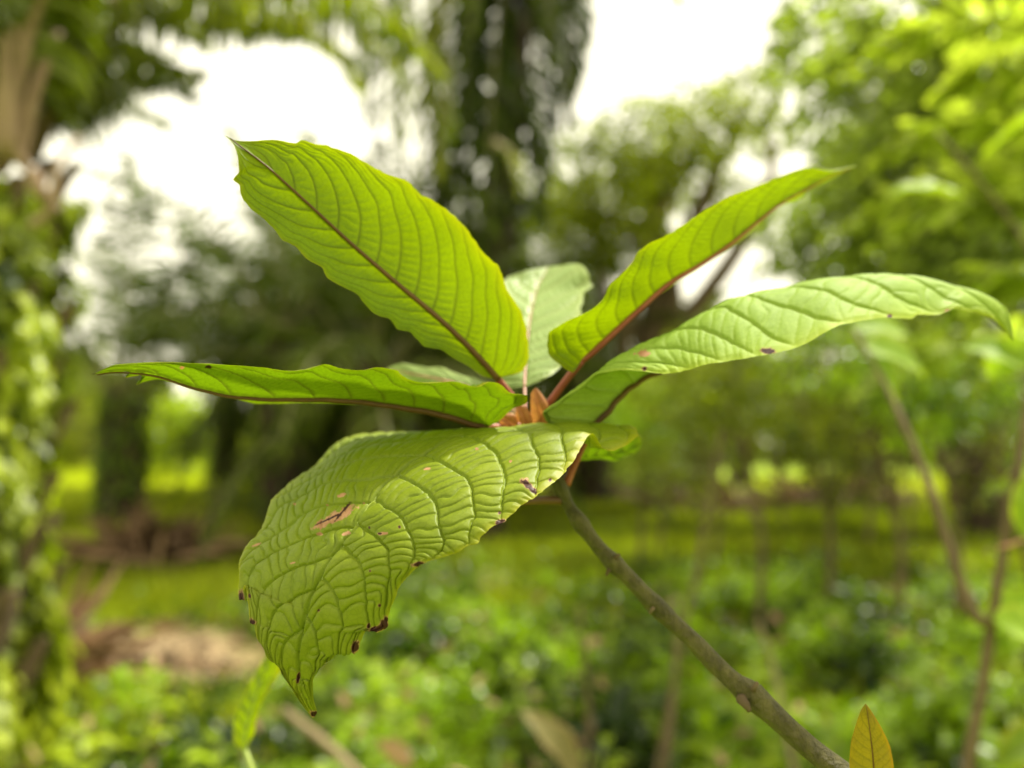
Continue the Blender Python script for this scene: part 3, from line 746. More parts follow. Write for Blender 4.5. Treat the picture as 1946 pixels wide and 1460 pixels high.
# ------------------------------------------------------------------ palms
def frond_geo(rachis, leaf_len, rs, n=64, width=.045, hang=0.6, start=.2, tone_mid=.5, sweep=.55, mess=.12):
    """rachis: (m,3) curve. returns leaflets (V, F, attrs)"""
    m = len(rachis)
    s = np.linspace(start, .995, n)
    idx = s * (m - 1)
    i0 = np.clip(idx.astype(int), 0, m - 2); f = (idx - i0)[:, None]
    p = rachis[i0] * (1 - f) + rachis[i0 + 1] * f
    T = np.gradient(rachis, axis=0); T /= np.linalg.norm(T, axis=1)[:, None] + 1e-9
    t = T[i0]
    side = np.cross(t, np.array([0, 0, 1.0])); ln = np.linalg.norm(side, axis=1)[:, None]
    h = T[:, :2].mean(0); h = np.array([h[1], -h[0], 0]); h /= np.linalg.norm(h) + 1e-9
    side = np.where(ln > .35, side / (ln + 1e-9), h)
    up = np.cross(side, t)
    out = []
    for sg in (-1, 1):
        k = len(s)
        lift = rs.normal(.15, .35, (k, 1))
        d0 = side * sg + t * (sweep + rs.normal(0, .12, (k, 1))) + up * lift + rs.normal(0, mess, (k, 3))
        d0 /= np.linalg.norm(d0, axis=1)[:, None]
        L = (leaf_len * np.sin(np.clip(.16 + s * .9, 0, 1) * math.pi)**.6 * rs.uniform(.85, 1.1, k))[:, None]
        L = np.maximum(L, leaf_len * .25)
        g = np.array([0, 0, -1.0])
        a = p
        pts = [a]; d = d0
        for q, fr in ((.35, .25), (.35, .7), (.3, 1.1)):
            d = d + g * hang * fr * rs.uniform(.7, 1.3, (k, 1)); d /= np.linalg.norm(d, axis=1)[:, None]
            a = a + d * L * q
            pts.append(a)
        wv = np.cross(d0, up); wv = t * .8 + rs.normal(0, .35, (k, 3)); wv -= d0 * (wv * d0).sum(1)[:, None]
        wv /= np.linalg.norm(wv, axis=1)[:, None]
        W = width * .5
        V = np.stack([pts[0] - wv * W * .5, pts[0] + wv * W * .5, pts[1] - wv * W, pts[1] + wv * W, pts[2] - wv * W * .85, pts[2] + wv * W * .85, pts[3]], 1).reshape(-1, 3)
        o = np.arange(k)[:, None, None] * 7
        Q = np.array([[0, 1, 3, 2], [2, 3, 5, 4]]); Tt = np.array([[4, 5, 6]])
        tone = np.clip(rs.normal(tone_mid, .25, k), 0, 1)
        out.append((V, [(Q[None] + o).reshape(-1, 4), (Tt[None] + o).reshape(-1, 3)], dict(tone=np.repeat(tone, 7))))
    return join_parts(out)


def frond_curve(length, elev, drop, m=24, side=0.0):
    s = np.linspace(0, 1, m)
    ang = math.radians(elev) - math.radians(drop) * s**1.25
    ds = length / (m - 1)
    x = np.concatenate([[0], np.cumsum(np.cos(ang[:-1]) * ds)]); z = np.concatenate([[0], np.cumsum(np.sin(ang[:-1]) * ds)])
    return np.stack([x, side * s**2 * length * .2, z], 1)


rsF = np.random.RandomState(11)
FR = {}
for key, (elev, drop, hang, mat) in dict(up=(80, 55, .35, 'frond'), high=(64, 75, .5, 'frond'), mid=(45, 90, .6, 'frond'), low=(20, 85, .8, 'frond'), down=(-15, 60, .9, 'frond'), hang=(-58, 25, .9, 'frond'), dead=(-62, 22, 1.0, 'dry')).items():
    for v in range(2):
        c = frond_curve(4.0, elev + rsF.uniform(-5, 5), drop, side=rsF.uniform(-.5, .5))
        V, F, at = frond_geo(c, .75, rsF, n=44, width=.055, hang=hang, tone_mid=.5)
        lf = mesh('leaflets', V, F, M[mat], at, world=False, smooth=False)
        rc = tube(c, np.linspace(.045, .008, len(c)), M['rachis' if mat == 'frond' else 'rachis_brown'], 'stalk', 6, world=False)
        FR[key, v] = (lf, rc)
FRY = {}
for key in ('up', 'high', 'mid', 'low', 'down'):
    lf = FR[key, 0][0].copy(); lf.materials.clear(); lf.materials.append(M['frond_yellow']); FRY[key] = (lf, FR[key, 0][1])


def trunk_mesh(h, r, seed):
    n = max(14, int(h * 9)); s = np.linspace(0, 1, n)
    rs = np.random.RandomState(seed)
    path = np.stack([.04 * np.sin(s * 3 + seed) * h * .3, .03 * np.cos(s * 2 + seed) * h * .3, s * (h + .1) - .1], 1)
    return tube(path, r * (1.12 - .2 * s) * (1 + .06 * rs.rand(n)), M['trunk'], 'trunk', 18, .18, seed, world=False)


def boots_mesh(h, r, rs, z0=.3, n=None):
    n = n or int(h * 22)
    k = np.arange(n)
    th = k * 2.399; z = z0 + (h - z0) * (k + .5) / n
    out = np.stack([np.cos(th), np.sin(th), np.zeros(n)], 1)
    c = out * r * .85; c[:, 2] = z
    d = out * .5 + np.array([0, 0, .86]); L = rs.uniform(.16, .32, n)[:, None]
    tan_ = np.stack([-np.sin(th), np.cos(th), np.zeros(n)], 1); w = rs.uniform(.05, .09, n)[:, None]
    e = c + d * L
    V = np.stack([c - tan_ * w, c + tan_ * w, c + out * .08, e - tan_ * w * .55, e + tan_ * w * .55, e + out * .04], 1).reshape(-1, 3)
    o = k[:, None, None] * 6
    Q = np.array([[0, 2, 5, 3], [2, 1, 4, 5], [1, 0, 3, 4]]); T = np.array([[3, 5, 4]])
    return mesh('frond_bases', V, [(Q[None] + o).reshape(-1, 4), (T[None] + o).reshape(-1, 3)], M['boot'], smooth=False, world=False)


def fern_skirt(rs, h, r, n, size, z0=.1, z1=None, out_=.12, mat='fern', width=.3, droop=.6):
    """small leaves growing out of the trunk"""
    z1 = z1 or h
    th = rs.uniform(0, 2 * math.pi, n); z = rs.uniform(z0, z1, n)
    o = np.stack([np.cos(th), np.sin(th), np.zeros(n)], 1)
    c = o * (r + rs.uniform(0, out_, n))[:, None]; c[:, 2] = z
    fw = o * .6 + rnd_dirs(rs, n) * .5 - np.array([0, 0, droop])
    nr = o + rnd_dirs(rs, n) * .5 + np.array([0, 0, .6])
    V, F, a = leaf_cards(c, nr, fw, rs.uniform(.6, 1.3, n) * size, width, np.clip(rs.normal(.45, .28, n), 0, 1))
    return mesh('climbing_leaves', V, F, M[mat], a, world=False, smooth=False)


def palm(px, dist, h, r, plan, label, seed, scale=1.0, ferns=0, bright=0.0, group='oil palms of the plantation', fern_size=.2, out_=.12):
    rs = np.random.RandomState(seed)
    loc = gpt(px, dist)
    t = empty('oil_palm', tuple(loc))
    tag(t, label, 'palm tree', group)
    link('trunk', trunk_mesh(h, r, seed), t)
    tag(link('frond_bases', boots_mesh(h, r, rs), t), kind='stuff')
    if ferns:
        tag(link('climbing_leaves', fern_skirt(rs, h, r, ferns, fern_size, out_=out_), t), kind='stuff')
    k = 0
    for key, cnt in plan:
        for q in range(cnt):
            az = (k * 137.5 + rs.uniform(-14, 14)) if not isinstance(cnt, tuple) else 0
            lf, rc = FRY[key] if (rs.rand() < bright and key in FRY) else FR[key, rs.randint(2)]
            o = link('frond', lf, t)
            sc = scale * rs.uniform(.85, 1.12)
            o.location = (math.cos(math.radians(az)) * r * .5, math.sin(math.radians(az)) * r * .5, h - rs.uniform(0, .25))
            o.rotation_euler = (rs.uniform(-.08, .08), rs.uniform(-.06, .06), math.radians(az))
            o.scale = (sc, sc, sc)
            link('stalk', rc, o)
            k += 1
    return t


full = [('up', 3), ('high', 5), ('mid', 6), ('low', 6), ('down', 4)]
raised = [('up', 3), ('high', 5), ('mid', 4)]
full_d = full + [('hang', 4), ('dead', 1)]
palm(235, 12.8, 2.1, .27, raised, 'short dark palm left of the middle, its stout leaf-clad trunk standing above the brown heap', 101, .92, ferns=700, out_=.1)
palm(430, 17, 2.6, .20, raised, 'thin-trunked palm standing before the yellow-green field', 102, .85, ferns=300)
palm(545, 12.5, 3.0, .33, raised, 'thick dark palm rising just left of the quilted leaf', 103, .9, ferns=500)
palm(720, 11, 2.3, .30, full, 'dark palm hidden behind the upright glowing leaf', 104, .85, ferns=200)
palm(640, 18, 3.4, .3, full_d, 'palm deep in the shade between the two left leaves', 105, 1.1, ferns=0)
palm(850, 14, 2.6, .3, full_d, 'dark palm behind the meeting point of the leaves', 106, .75, ferns=200)
palm(1120, 16, 3.0, .3, full_d, 'shaded palm beyond the growing tip of the sapling', 107, .8, ferns=200)
palm(1400, 27, 3.2, .28, full, 'palm behind the yellow-green broadleaf tree', 108, .75, ferns=200, bright=.4)
palm(1640, 19, 3.2, .3, full, 'palm in the thicket behind the long right leaf', 109, .85, ferns=100, bright=.4)
palm(1860, 11, 3.2, .3, full, 'palm at the right border behind the soft green tree', 110, .8, ferns=300, bright=.5)
palm(800, 30, 4, .3, full, 'most distant palm behind the sapling tip', 113, 1.0, ferns=0)

dense = [('up', 4), ('high', 8), ('mid', 9), ('low', 9), ('down', 6), ('hang', 6), ('dead', 2)]
palm(605, 15.5, 3.0, .3, dense, 'dense dark palm just left of the middle behind the upright leaf', 121, .85, ferns=300)
palm(765, 16.5, 3.4, .3, dense, 'dense dark palm in the deepest shade above the level leaf', 122, .9, ferns=300)
palm(690, 22, 4.2, .3, dense, 'tallest of the shaded palms behind the upright leaf', 123, 1.1, ferns=0)
palm(900, 20, 4.0, .3, dense, 'dense far palm behind the pale leaf', 124, 1.05, ferns=0)
palm(1060, 24, 4.6, .3, dense, 'dense far palm between the pale leaf and the rising right leaf', 125, 1.1, ferns=0)

# ---- the tall dark palm in the middle with its fronds hanging down
rs = np.random.RandomState(40)
TD = 11.2
tp = gpt(915, TD)
tall = empty('oil_palm', tuple(tp))
tag(tall, 'tall dark palm rising out of the picture in the middle, old fronds hanging round it', 'palm tree', 'oil palms of the plantation')
link('trunk', tube(cr([[0, 0, -.1], [.02, .1, 2.5], [.30, .2, 5], [.52, .3, 8.3]], 60), np.linspace(.30, .19, 60), M['trunk'], 'trunk', 18, .18, 40, world=False), tall)
tag(link('climbing_leaves', fern_skirt(rs, 6.5, .36, 800, .40, z0=1.4, out_=.35, mat='frond'), tall), kind='stuff')


def world_frond(parent, pts, leaf_len, rs, n=60, width=.045, hang=.9, mat='frond', rmat='rachis', r0=.035, start=.12, tone=.5, sweep=.4):
    off = np.array(parent.location)
    c = cr(np.array([P(*q) for q in pts]), 30)
    V, F, at = frond_geo(c, leaf_len, rs, n=n, width=width, hang=hang, start=start, tone_mid=tone, sweep=sweep)
    o = link('frond', mesh('frond', V, F, M[mat], at, smooth=False), parent)
    link('stalk', tube(c, np.linspace(r0, .006, 30), M[rmat], 'stalk', 8), o)
    return o


# hanging round the trunk
for pts, ll, tn, mt in (
        ([(985, -260, 7.5), (940, -120, 7.2), (900, 60, 6.9), (885, 250, 6.8)], .40, .2, 'frond'),
        ([(985, -260, 7.5), (1030, -120, 7.2), (1070, 60, 7.0), (1085, 230, 6.9)], .38, .25, 'frond'),
        ([(980, -260, 7.6), (960, -60, 6.9), (935, 180, 6.7), (930, 420, 6.6)], .36, .1, 'frond'),
        ([(980, -260, 7.6), (1000, -60, 7.9), (1025, 200, 8.0), (1030, 430, 8.0)], .36, .15, 'frond'),
        ([(980, -260, 7.6), (900, -170, 7.4), (840, -20, 7.4), (805, 170, 7.4), (790, 380, 7.5)], .34, .6, 'frond_yellow'),
        ([(985, -270, 7.6), (860, -250, 7.0), (740, -100, 6.6), (695, 80, 6.4), (700, 230, 6.3)], .34, .6, 'frond'),
        ([(985, -270, 7.6), (860, -220, 7.9), (790, -60, 8.2), (760, 130, 8.4), (765, 330, 8.4)], .40, .4, 'frond_yellow'),
        ([(985, -270, 7.6), (1080, -260, 7.0), (1180, -160, 6.6), (1240, -80, 6.4), (1290, 0, 6.3)], .34, .5, 'frond_yellow'),
        ([(985, -270, 7.6), (1050, -200, 7.3), (1095, -60, 7.2), (1110, 60, 7.2), (1100, 150, 7.2)], .24, .4, 'frond'),
        ([(985, -270, 7.6), (1040, -300, 7.3), (1120, -270, 8.2), (1300, -170, 8.6), (1430, -90, 8.8)], .5, .5, 'frond'),
        ([(985, -270, 7.6), (920, -150, 8.0), (870, 60, 8.3), (850, 330, 8.4), (860, 540, 8.4)], .40, .15, 'frond'),
        ([(985, -270, 7.6), (880, -230, 7.4), (780, -110, 7.2), (730, 60, 7.2), (715, 280, 7.2)], .36, .5, 'frond'),
        ([(985, -270, 7.6), (900, -200, 7.0), (850, -60, 6.7), (835, 120, 6.6), (840, 330, 6.6)], .34, .5, 'frond_yellow'),
        ([(985, -270, 7.6), (1080, -290, 6.8), (1200, -220, 6.5), (1320, -110, 6.4), (1400, -20, 6.4)], .40, .5, 'frond_yellow'),
        ([(985, -270, 7.6), (1050, -160, 8.5), (1090, 20, 9.0), (1060, 200, 9.3), (1000, 330, 9.4)], .40, .1, 'frond'),
        ([(985, -270, 7.6), (930, -120, 8.5), (905, 40, 8.8), (925, 220, 8.9), (960, 380, 8.9)], .42, .1, 'frond'),
        ([(985, -270, 7.6), (1010, -140, 6.8), (1040, -20, 6.5), (1050, 120, 6.4)], .34, .3, 'frond'),
        ([(985, -270, 7.6), (960, -150, 6.7), (910, -30, 6.4), (880, 130, 6.3)], .34, .3, 'frond'),
        ([(985, -270, 7.6), (800, -330, 7.8), (600, -280, 8.0), (420, -130, 8.1)], .6, .5, 'frond')):
    k_ = TD / 7.6
    world_frond(tall, [(a_, b_, c_ * k_) for a_, b_, c_ in pts], ll * k_ * 1.15, rs, n=62, width=.075, hang=.75, tone=tn, mat=mt, r0=.05, sweep=.7)
# pale dead frond curving at the foot of the dark mass
world_frond(tall, [(940, 270, 9.3), (968, 290, 9.2), (985, 330, 9.1), (985, 370, 9.1)], 0.16, rs, n=26, width=.10, hang=.4, mat='frond_yellow', rmat='stick', r0=.04, tone=1.0)

# ---- the vine-clad palm at the left border
lp = gpt(-55, 3.6)
left = empty('oil_palm', tuple(lp))
tag(left, 'nearest palm at the left border, its trunk wrapped in yellow-green climbing vine', 'palm tree')
rs = np.random.RandomState(50)
link('trunk', trunk_mesh(2.35, .22, 50), left)
tag(link('frond_bases', boots_mesh(2.6, .26, rs, .3, 70), left), kind='stuff')
# vine: leaves hugging and hanging off the trunk
n = 9500
th = rs.uniform(0, 2 * math.pi, n); z = rs.uniform(.02, 2.45, n)
bul = .26 + .09 * NG(th * 2.2 + 3, z * 2.4) + .05 * NG(th * 5, z * 7) + rs.uniform(-.04, .06, n) + .05 * np.clip(1 - z, 0, 1)
o_ = np.stack([np.cos(th), np.sin(th), np.zeros(n)], 1)
c = o_ * bul[:, None]; c[:, 2] = z
clump = NG(th * 3.1 + 50, z * 5.0)
V, F, a = leaf_cards(c, o_ + rnd_dirs(rs, n) * .55 + np.array([0, 0, .5]), -np.array([0, 0, 1.0]) + rnd_dirs(rs, n) * .7 + o_ * .4, rs.uniform(.05, .125, n), .62, np.clip(.58 + .5 * clump + rs.normal(0, .22, n), 0, 1))
tag(link('vine', mesh('vine', V, F, M['vine'], a, world=False, smooth=False), left), kind='stuff')
for pts, ll, hg, mt, tn in (
        ([(0, 300, 3.5), (60, 150, 3.5), (140, 0, 3.6), (330, -90, 3.9), (560, -60, 4.3), (760, 40, 4.6), (840, 150, 4.7)], .38, 1.3, 'frond_yellow', .6),
        ([(0, 300, 3.5), (70, 190, 3.6), (170, 110, 3.8), (280, 105, 4.1), (370, 160, 4.3)], .26, 1.3, 'frond_yellow', .5),
        ([(0, 300, 3.5), (80, 20, 4.1), (250, -50, 4.7), (480, -20, 5.2), (680, 50, 5.6), (790, 170, 5.8)], .46, 1.4, 'frond_yellow', .4),
        ([(0, 300, 3.5), (60, 60, 4.0), (200, 20, 4.5), (400, 40, 5.0), (590, 60, 5.3), (700, 130, 5.5)], .30, 1.3, 'frond', .9),
        ([(0, 300, 3.5), (70, 200, 3.8), (150, 150, 4.2), (270, 120, 4.7), (390, 140, 5.1)], .40, 1.3, 'frond_yellow', .4),
        ([(0, 300, 3.5), (60, 180, 4.0), (120, 110, 4.5), (220, 80, 5.0), (330, 110, 5.4)], .42, 1.3, 'frond', .8),
        ([(0, 300, 3.5), (110, 80, 3.8), (260, -20, 4.1), (450, -10, 4.5), (600, 60, 4.8), (690, 170, 5.0)], .34, 1.3, 'frond_yellow', .6),
        ([(0, 300, 3.5), (50, 100, 3.7), (150, -30, 4.0), (300, 10, 4.4), (400, 90, 4.7)], .30, 1.3, 'frond_yellow', .5),
        ([(0, 300, 3.5), (90, 230, 3.9), (190, 160, 4.3), (300, 150, 4.7), (380, 190, 5.0)], .26, 1.3, 'frond', .8),
        ([(0, 300, 3.5), (20, 60, 3.8), (100, -120, 4.2), (330, -160, 4.8), (620, -120, 5.4), (780, -40, 5.8)], .55, 1.4, 'frond_yellow', .5),
        ([(0, 300, 3.5), (40, 120, 3.4), (110, -60, 3.3), (240, -160, 3.3)], .35, .9, 'frond_yellow', .5),
        ([(0, 300, 3.5), (10, 100, 3.6), (30, -100, 3.8), (90, -300, 4.0)], .4, .7, 'frond', .6),
        ([(-20, 300, 3.5), (-60, 100, 3.4), (-120, -80, 3.3), (-300, -160, 3.2)], .4, .9, 'frond_yellow', .5),
        ([(0, 320, 3.5), (60, 240, 3.9), (120, 200, 4.6), (220, 190, 5.4), (330, 240, 6.0)], .35, 1.2, 'frond', .8),
        ([(-10, 300, 3.5), (80, 60, 3.9), (230, -60, 4.6), (480, -60, 5.4), (700, 20, 5.9), (830, 120, 6.1), (860, 260, 6.2)], .50, 1.3, 'frond', .8)):
    world_frond(left, pts, ll, rs, n=84, width=.036, hang=hg, mat=mt, r0=.035, rmat='rachis_brown', tone=tn, start=.22)
# cut brown stalks at the crown
for (x, y, d, x2, y2) in ((10, 300, 3.35, 95, -120), (-10, 300, 3.3, 50, -60), (30, 310, 3.4, 110, 60), (20, 290, 3.3, 10, -100), (60, 330, 3.35, 110, 400), (5, 240, 3.3, 60, 330)):
    link('frond_stalk', tube(cr([P(x, y, d), P((x + x2) / 2 - 8, (y + y2) / 2, d), P(x2, y2, d + .1)], 14), np.linspace(.036, .018, 14), M['rachis_brown'], 'frond_stalk', 9, .12, x), left)
# thin bent twig below the crown
link('twig', tube(cr([P(60, 430, 3.3), P(95, 400, 3.3), P(105, 330, 3.3), P(150, 260, 3.4)], 20), np.linspace(.02, .008, 20), M['rachis_brown'], 'twig', 8, .1, 2), left)

# ------------------------------------------------------------------ broadleaf trees and bushes
def limb(a, b, sag, n=14):
    a = np.asarray(a, float); b = np.asarray(b, float)
    s = np.linspace(0, 1, n)[:, None]
    return a * (1 - s) + b * s + np.array(sag)[None] * (4 * s * (1 - s))


def broadleaf(name, label, cat, loc, trunk_pts, trunk_r, blobs, leaf_size, per, mat, seed, group=None, width=.45, tmat='twig', hang=.3, shell=.5, flat=False):
    """blobs: (x, y, z, r) in world space; a limb runs to each"""
    rs = np.random.RandomState(seed)
    t = empty(name, tuple(loc))
    tag(t, label, cat, group)
    tp = cr(np.array(trunk_pts, float), 30)
    tr = link('trunk', tube(tp, np.linspace(trunk_r, trunk_r * .4, 30), M[tmat], 'trunk', 12, .12, seed), t)
    V_, parts = [], []
    for b in blobs:
        b = np.array(b, float)
        k = rs.randint(12, 29)
        d = limb(tp[k], b[:3], rs.normal(0, .12, 3) * np.linalg.norm(tp[k] - b[:3]))
        link('limb', tube(d, np.linspace(trunk_r * .45, trunk_r * .12, 14), M[tmat], 'limb', 7, .1, seed), tr)
        n = int(per * (b[3])**2 / (np.mean([q[3] for q in blobs])**2))
        dr = rnd_dirs(rs, n)
        rad = b[3] * (shell + (1 - shell) * rs.rand(n))**.6 * (1 + .25 * NG(dr[:, 0] * 3 + b[0], dr[:, 1] * 3 + dr[:, 2] * 2))
        c = b[:3] + dr * rad[:, None] * np.array([1, 1, .8])
        nr = rnd_dirs(rs, n, .9) + dr * .3
        fw = dr + rnd_dirs(rs, n) * .6 + np.array([0, 0, -hang])
        tn = np.clip(.5 + .3 * NG(c[:, 0] * 3 + 5, c[:, 2] * 3) + rs.normal(0, .22, n), 0, 1)
        parts.append(leaf_cards(c, nr, fw, rs.uniform(.6, 1.3, n) * leaf_size, width, tn))
    V, F, a = join_parts(parts)
    link('crown', mesh('crown', V, F, M[mat], a, smooth=False), t)
    return t


# yellow-green tree behind the sapling, right of the dark palm
def B(px, py, d, r): return (*P(px, py, d), r)


g = gpt(1262, 14.6)
broadleaf('broadleaf_tree', 'yellow-green broadleaf tree with a brown trunk under the bright gap of sky', 'tree', g,
          [g, P(1240, 700, 14.6), P(1250, 520, 14.6), P(1245, 400, 14.6), P(1260, 300, 14.6)], .42,
          [B(1130, 340, 13.6, 0.99), B(1230, 290, 13.1, 0.94), B(1330, 240, 13.4, 0.79), B(1420, 190, 13.6, 0.62), B(1140, 420, 13.0, 0.75), B(1200, 455, 12.6, 0.70), B(1300, 330, 14.6, 0.79), B(1400, 400, 15.1, 0.75),
           B(1060, 400, 15.1, 0.70), B(1460, 260, 15.1, 0.42)], .185, 620, 'crown', 61, hang=.9, width=.38)
g = gpt(2150, 4.2)
broadleaf('broadleaf_tree', 'soft pale green tree leaning into the upper right corner', 'tree', g,
          [g, P(2120, 900, 4.2), P(2080, 500, 4.0), P(2020, 200, 3.8), P(1960, -60, 3.6)], .07,
          [B(1560, 60, 4.2, .26), B(1660, 170, 4.0, .36), B(1760, 60, 3.6, .40), B(1880, 140, 3.4, .42), B(1700, 330, 3.8, .34), B(1800, 260, 3.5, .36), B(1560, 430, 4.6, .34), B(1650, 480, 4.4, .38), B(1850, 420, 3.3, .34),
           B(1930, 330, 3.6, .36), B(1750, 450, 3.9, .36), B(1880, 560, 3.6, .32), B(1620, 300, 5.0, .2), B(1500, 130, 5.0, .14), B(1930, 30, 3.2, .34)], .085, 560, 'crown_soft', 62, hang=.5, width=.5)
# bushes of the right thicket
bush_spec = [
    (1320, 7.5, 760, .55, 'bush', 'low bush with a pale gap under the long right leaf'),
    (1430, 6.0, 720, .50, 'bush', 'olive bush under the red-spotted edge of the long right leaf'),
    (1560, 6.5, 740, .55, 'bush', 'round olive bush right of the middle, above the bright grass strip'),
    (1690, 5.5, 720, .55, 'weed_lime', 'lime-green bush behind the forked twig'),
    (1800, 6.2, 740, .60, 'bush', 'dark olive bush between the forked twig and the right border'),
    (1930, 5.0, 780, .55, 'weed', 'green bush cut by the right border'),
    (1245, 9.5, 830, .6, 'weed', 'small dark green bush right behind the growing tip of the sapling'),
    (1350, 8.4, 830, .45, 'bush', 'small olive bush between two lime ones under the long right leaf'),
    (1210, 9.0, 800, .55, 'weed_lime', 'small bright bush right of the sapling tip'),
    (1640, 9.5, 760, .6, 'bush', 'wide bush at the back of the right thicket'),
    (1480, 12, 800, .9, 'bush', 'far bush beyond the right thicket'),
    (1890, 9, 620, 1.1, 'bush', 'tall bush at the back by the right border'),
    (1720, 10, 600, 1.1, 'bush', 'tall bush at the back behind the tip of the long leaf'),
    (345, 34, 838, 1.6, 'weed_lime', 'bright round bush on the far side of the field'),
    (180, 40, 835, 2.0, 'bush', 'far bush at the field edge beside the vine-clad trunk'),
    (450, 36, 832, 1.7, 'bush', 'far bush at the field edge behind the thin trunk'),
]
for q, (px, dist, py, r, mt, lab) in enumerate(bush_spec):
    g = gpt(px, dist)
    rs = np.random.RandomState(70 + q)
    c0 = P(px, py, dist)
    bl = []
    for k in range(6):
        o = rs.normal(0, .55, 3) * r
        z = max(c0[2] + o[2], r * .35)
        bl.append((c0[0] + o[0] * 1.2, c0[1] + o[1], z, r * rs.uniform(.45, .7)))
    broadleaf('bush', lab, 'bush', g, [g, g + np.array([.05, 0, c0[2] * .35]), g + np.array([-.04, .05, max(.2, c0[2] * .75)])], .03 * max(1, dist / 12),
              bl, .075 * max(1, dist / 9), 260, mt, 170 + q, group='bushes at the plantation edge', width=.42)

# ------------------------------------------------------------------ saplings with few big leaves, near, out of focus
def simple_leaf(parent, base, tip, width, nrm, mat, curl=.15, name='leaf'):
    base = np.asarray(base, float); tip = np.asarray(tip, float)
    ax = tip - base; L = np.linalg.norm(ax); ax /= L
    nrm = np.asarray(nrm, float); nrm = nrm - ax * (nrm @ ax); nrm /= np.linalg.norm(nrm)
    rt = np.cross(ax, nrm)
    nu, nv = 21, 9
    u = np.linspace(0, 1, nu)[:, None]; v = np.linspace(-1, 1, nv)[None]
    w = width * .5 * np.sin(np.clip(u, 0, 1)**.85 * math.pi)**.75
    wav = .05 * L * np.sin(u * 17 + L * 90) * np.abs(v)**2 * .35
    S = base + ax * (u * L)[..., None] + rt * (w * v)[..., None] + nrm * (curl * L * (np.sin(u * math.pi) * .5) + np.abs(v) * w * .35 + wav)[..., None]
    i = np.arange(nu - 1)[:, None] * nv; j = np.arange(nv - 1)[None]
    F = np.stack([i + j, i + nv + j, i + nv + j + 1, i + j + 1], -1).reshape(-1, 4)
    a = np.abs(v) + 0 * u
    q = (u - .15 * a) * 12; dq = np.abs(q - np.round(q))
    me = mesh(name, S.reshape(-1, 3), F, mat, dict(vein=np.clip(np.maximum(np.exp(-(dq / .12)**2) * .5, np.exp(-(a / .1)**2)), 0, 1).ravel(), edge=(a**8).ravel(), tan=0 * a.ravel(), burn=0 * a.ravel()))
    return link(name, me, parent)


forked = empty('sapling', tuple(np.array([*P(1840, 1460, .95)[:2], 0])))
tag(forked, 'blurred brown sapling stem forking in two at the right border', 'sapling')
b0 = P(1838, 1470, .95)
trk = [np.array([b0[0] - .02, b0[1], 0.0]), np.array([b0[0] - .015, b0[1], .45]), b0, P(1868, 1300, .95), P(1885, 1180, .95), P(1905, 1060, .95), P(1925, 940, .96), P(1950, 800, .97), P(1975, 600, 1.0)]
tr = link('stem', tube(cr(trk, 90), np.linspace(.0105, .0045, 90), M['twig'], 'stem', 12, .12, 21), forked)
br = [P(1885, 1190, .95), P(1862, 1178, .95), P(1828, 1110, .96), P(1800, 1030, .97), P(1778, 960, .98), P(1752, 890, 1.0), P(1715, 800, 1.03), P(1665, 700, 1.08), P(1620, 625, 1.12)]
link('side_branch', tube(cr(br, 60), np.linspace(.0068, .0022, 60), M['twig'], 'side_branch', 10, .12, 22), forked)
for (a_, b_, c_, d_, D, w, mt) in ((1946, 1025, 1990, 895, .93, .06, 'near_soft'), (1640, 660, 1760, 720, 1.1, .07, 'near_soft'), (1650, 670, 1700, 770, 1.12, .06, 'near_soft'), (1620, 625, 1730, 640, 1.15, .06, 'near_soft'),
                                   (1885, 1180, 1990, 1230, .9, .05, 'near_soft'), (1960, 700, 1830, 660, 1.0, .07, 'near_soft'), (1965, 650, 1880, 720, 1.0, .06, 'near_soft')):
    simple_leaf(forked, P(a_, b_, D), P(c_, d_, D + .03), w, (0.1, -.7, .7), M[mt])
link('petiole', tube(cr([P(1898, 1040, .95), P(1920, 1036, .94), P(1946, 1025, .93)], 8), .002, M['petiole_pink'], 'petiole', 8), forked)

# second near plant: broad lobed leaves at the right
sc2 = empty('sapling', tuple(np.array([*P(2100, 1000, 1.7)[:2], 0])))
tag(sc2, 'sapling with broad bright leaves hanging behind the long leaf at the right', 'sapling')
b1 = P(2100, 1000, 1.7)
tk = cr([np.array([b1[0], b1[1], 0.]), b1, P(2060, 700, 1.7), P(1960, 480, 1.7), P(1850, 330, 1.7), P(1780, 250, 1.72)], 60)
link('stem', tube(tk, np.linspace(.012, .003, 60), M['twig'], 'stem', 10, .1, 31), sc2)
rs = np.random.RandomState(91)
for q in range(7):
    k = rs.randint(18, 60)
    a0 = tk[k] + rs.normal(0, .03, 3)
    dv = np.array([rs.uniform(-1, .45), rs.uniform(-.5, .5), rs.uniform(-.55, .25)]); dv /= np.linalg.norm(dv)
    L = rs.uniform(.13, .24)
    off = a0 + dv * rs.uniform(.02, .10)
    simple_leaf(sc2, off, off + dv * L, L * rs.uniform(.42, .55), (rs.uniform(-.3, .3), -.5, .9), M['near_soft' if rs.rand() < .7 else 'under'])

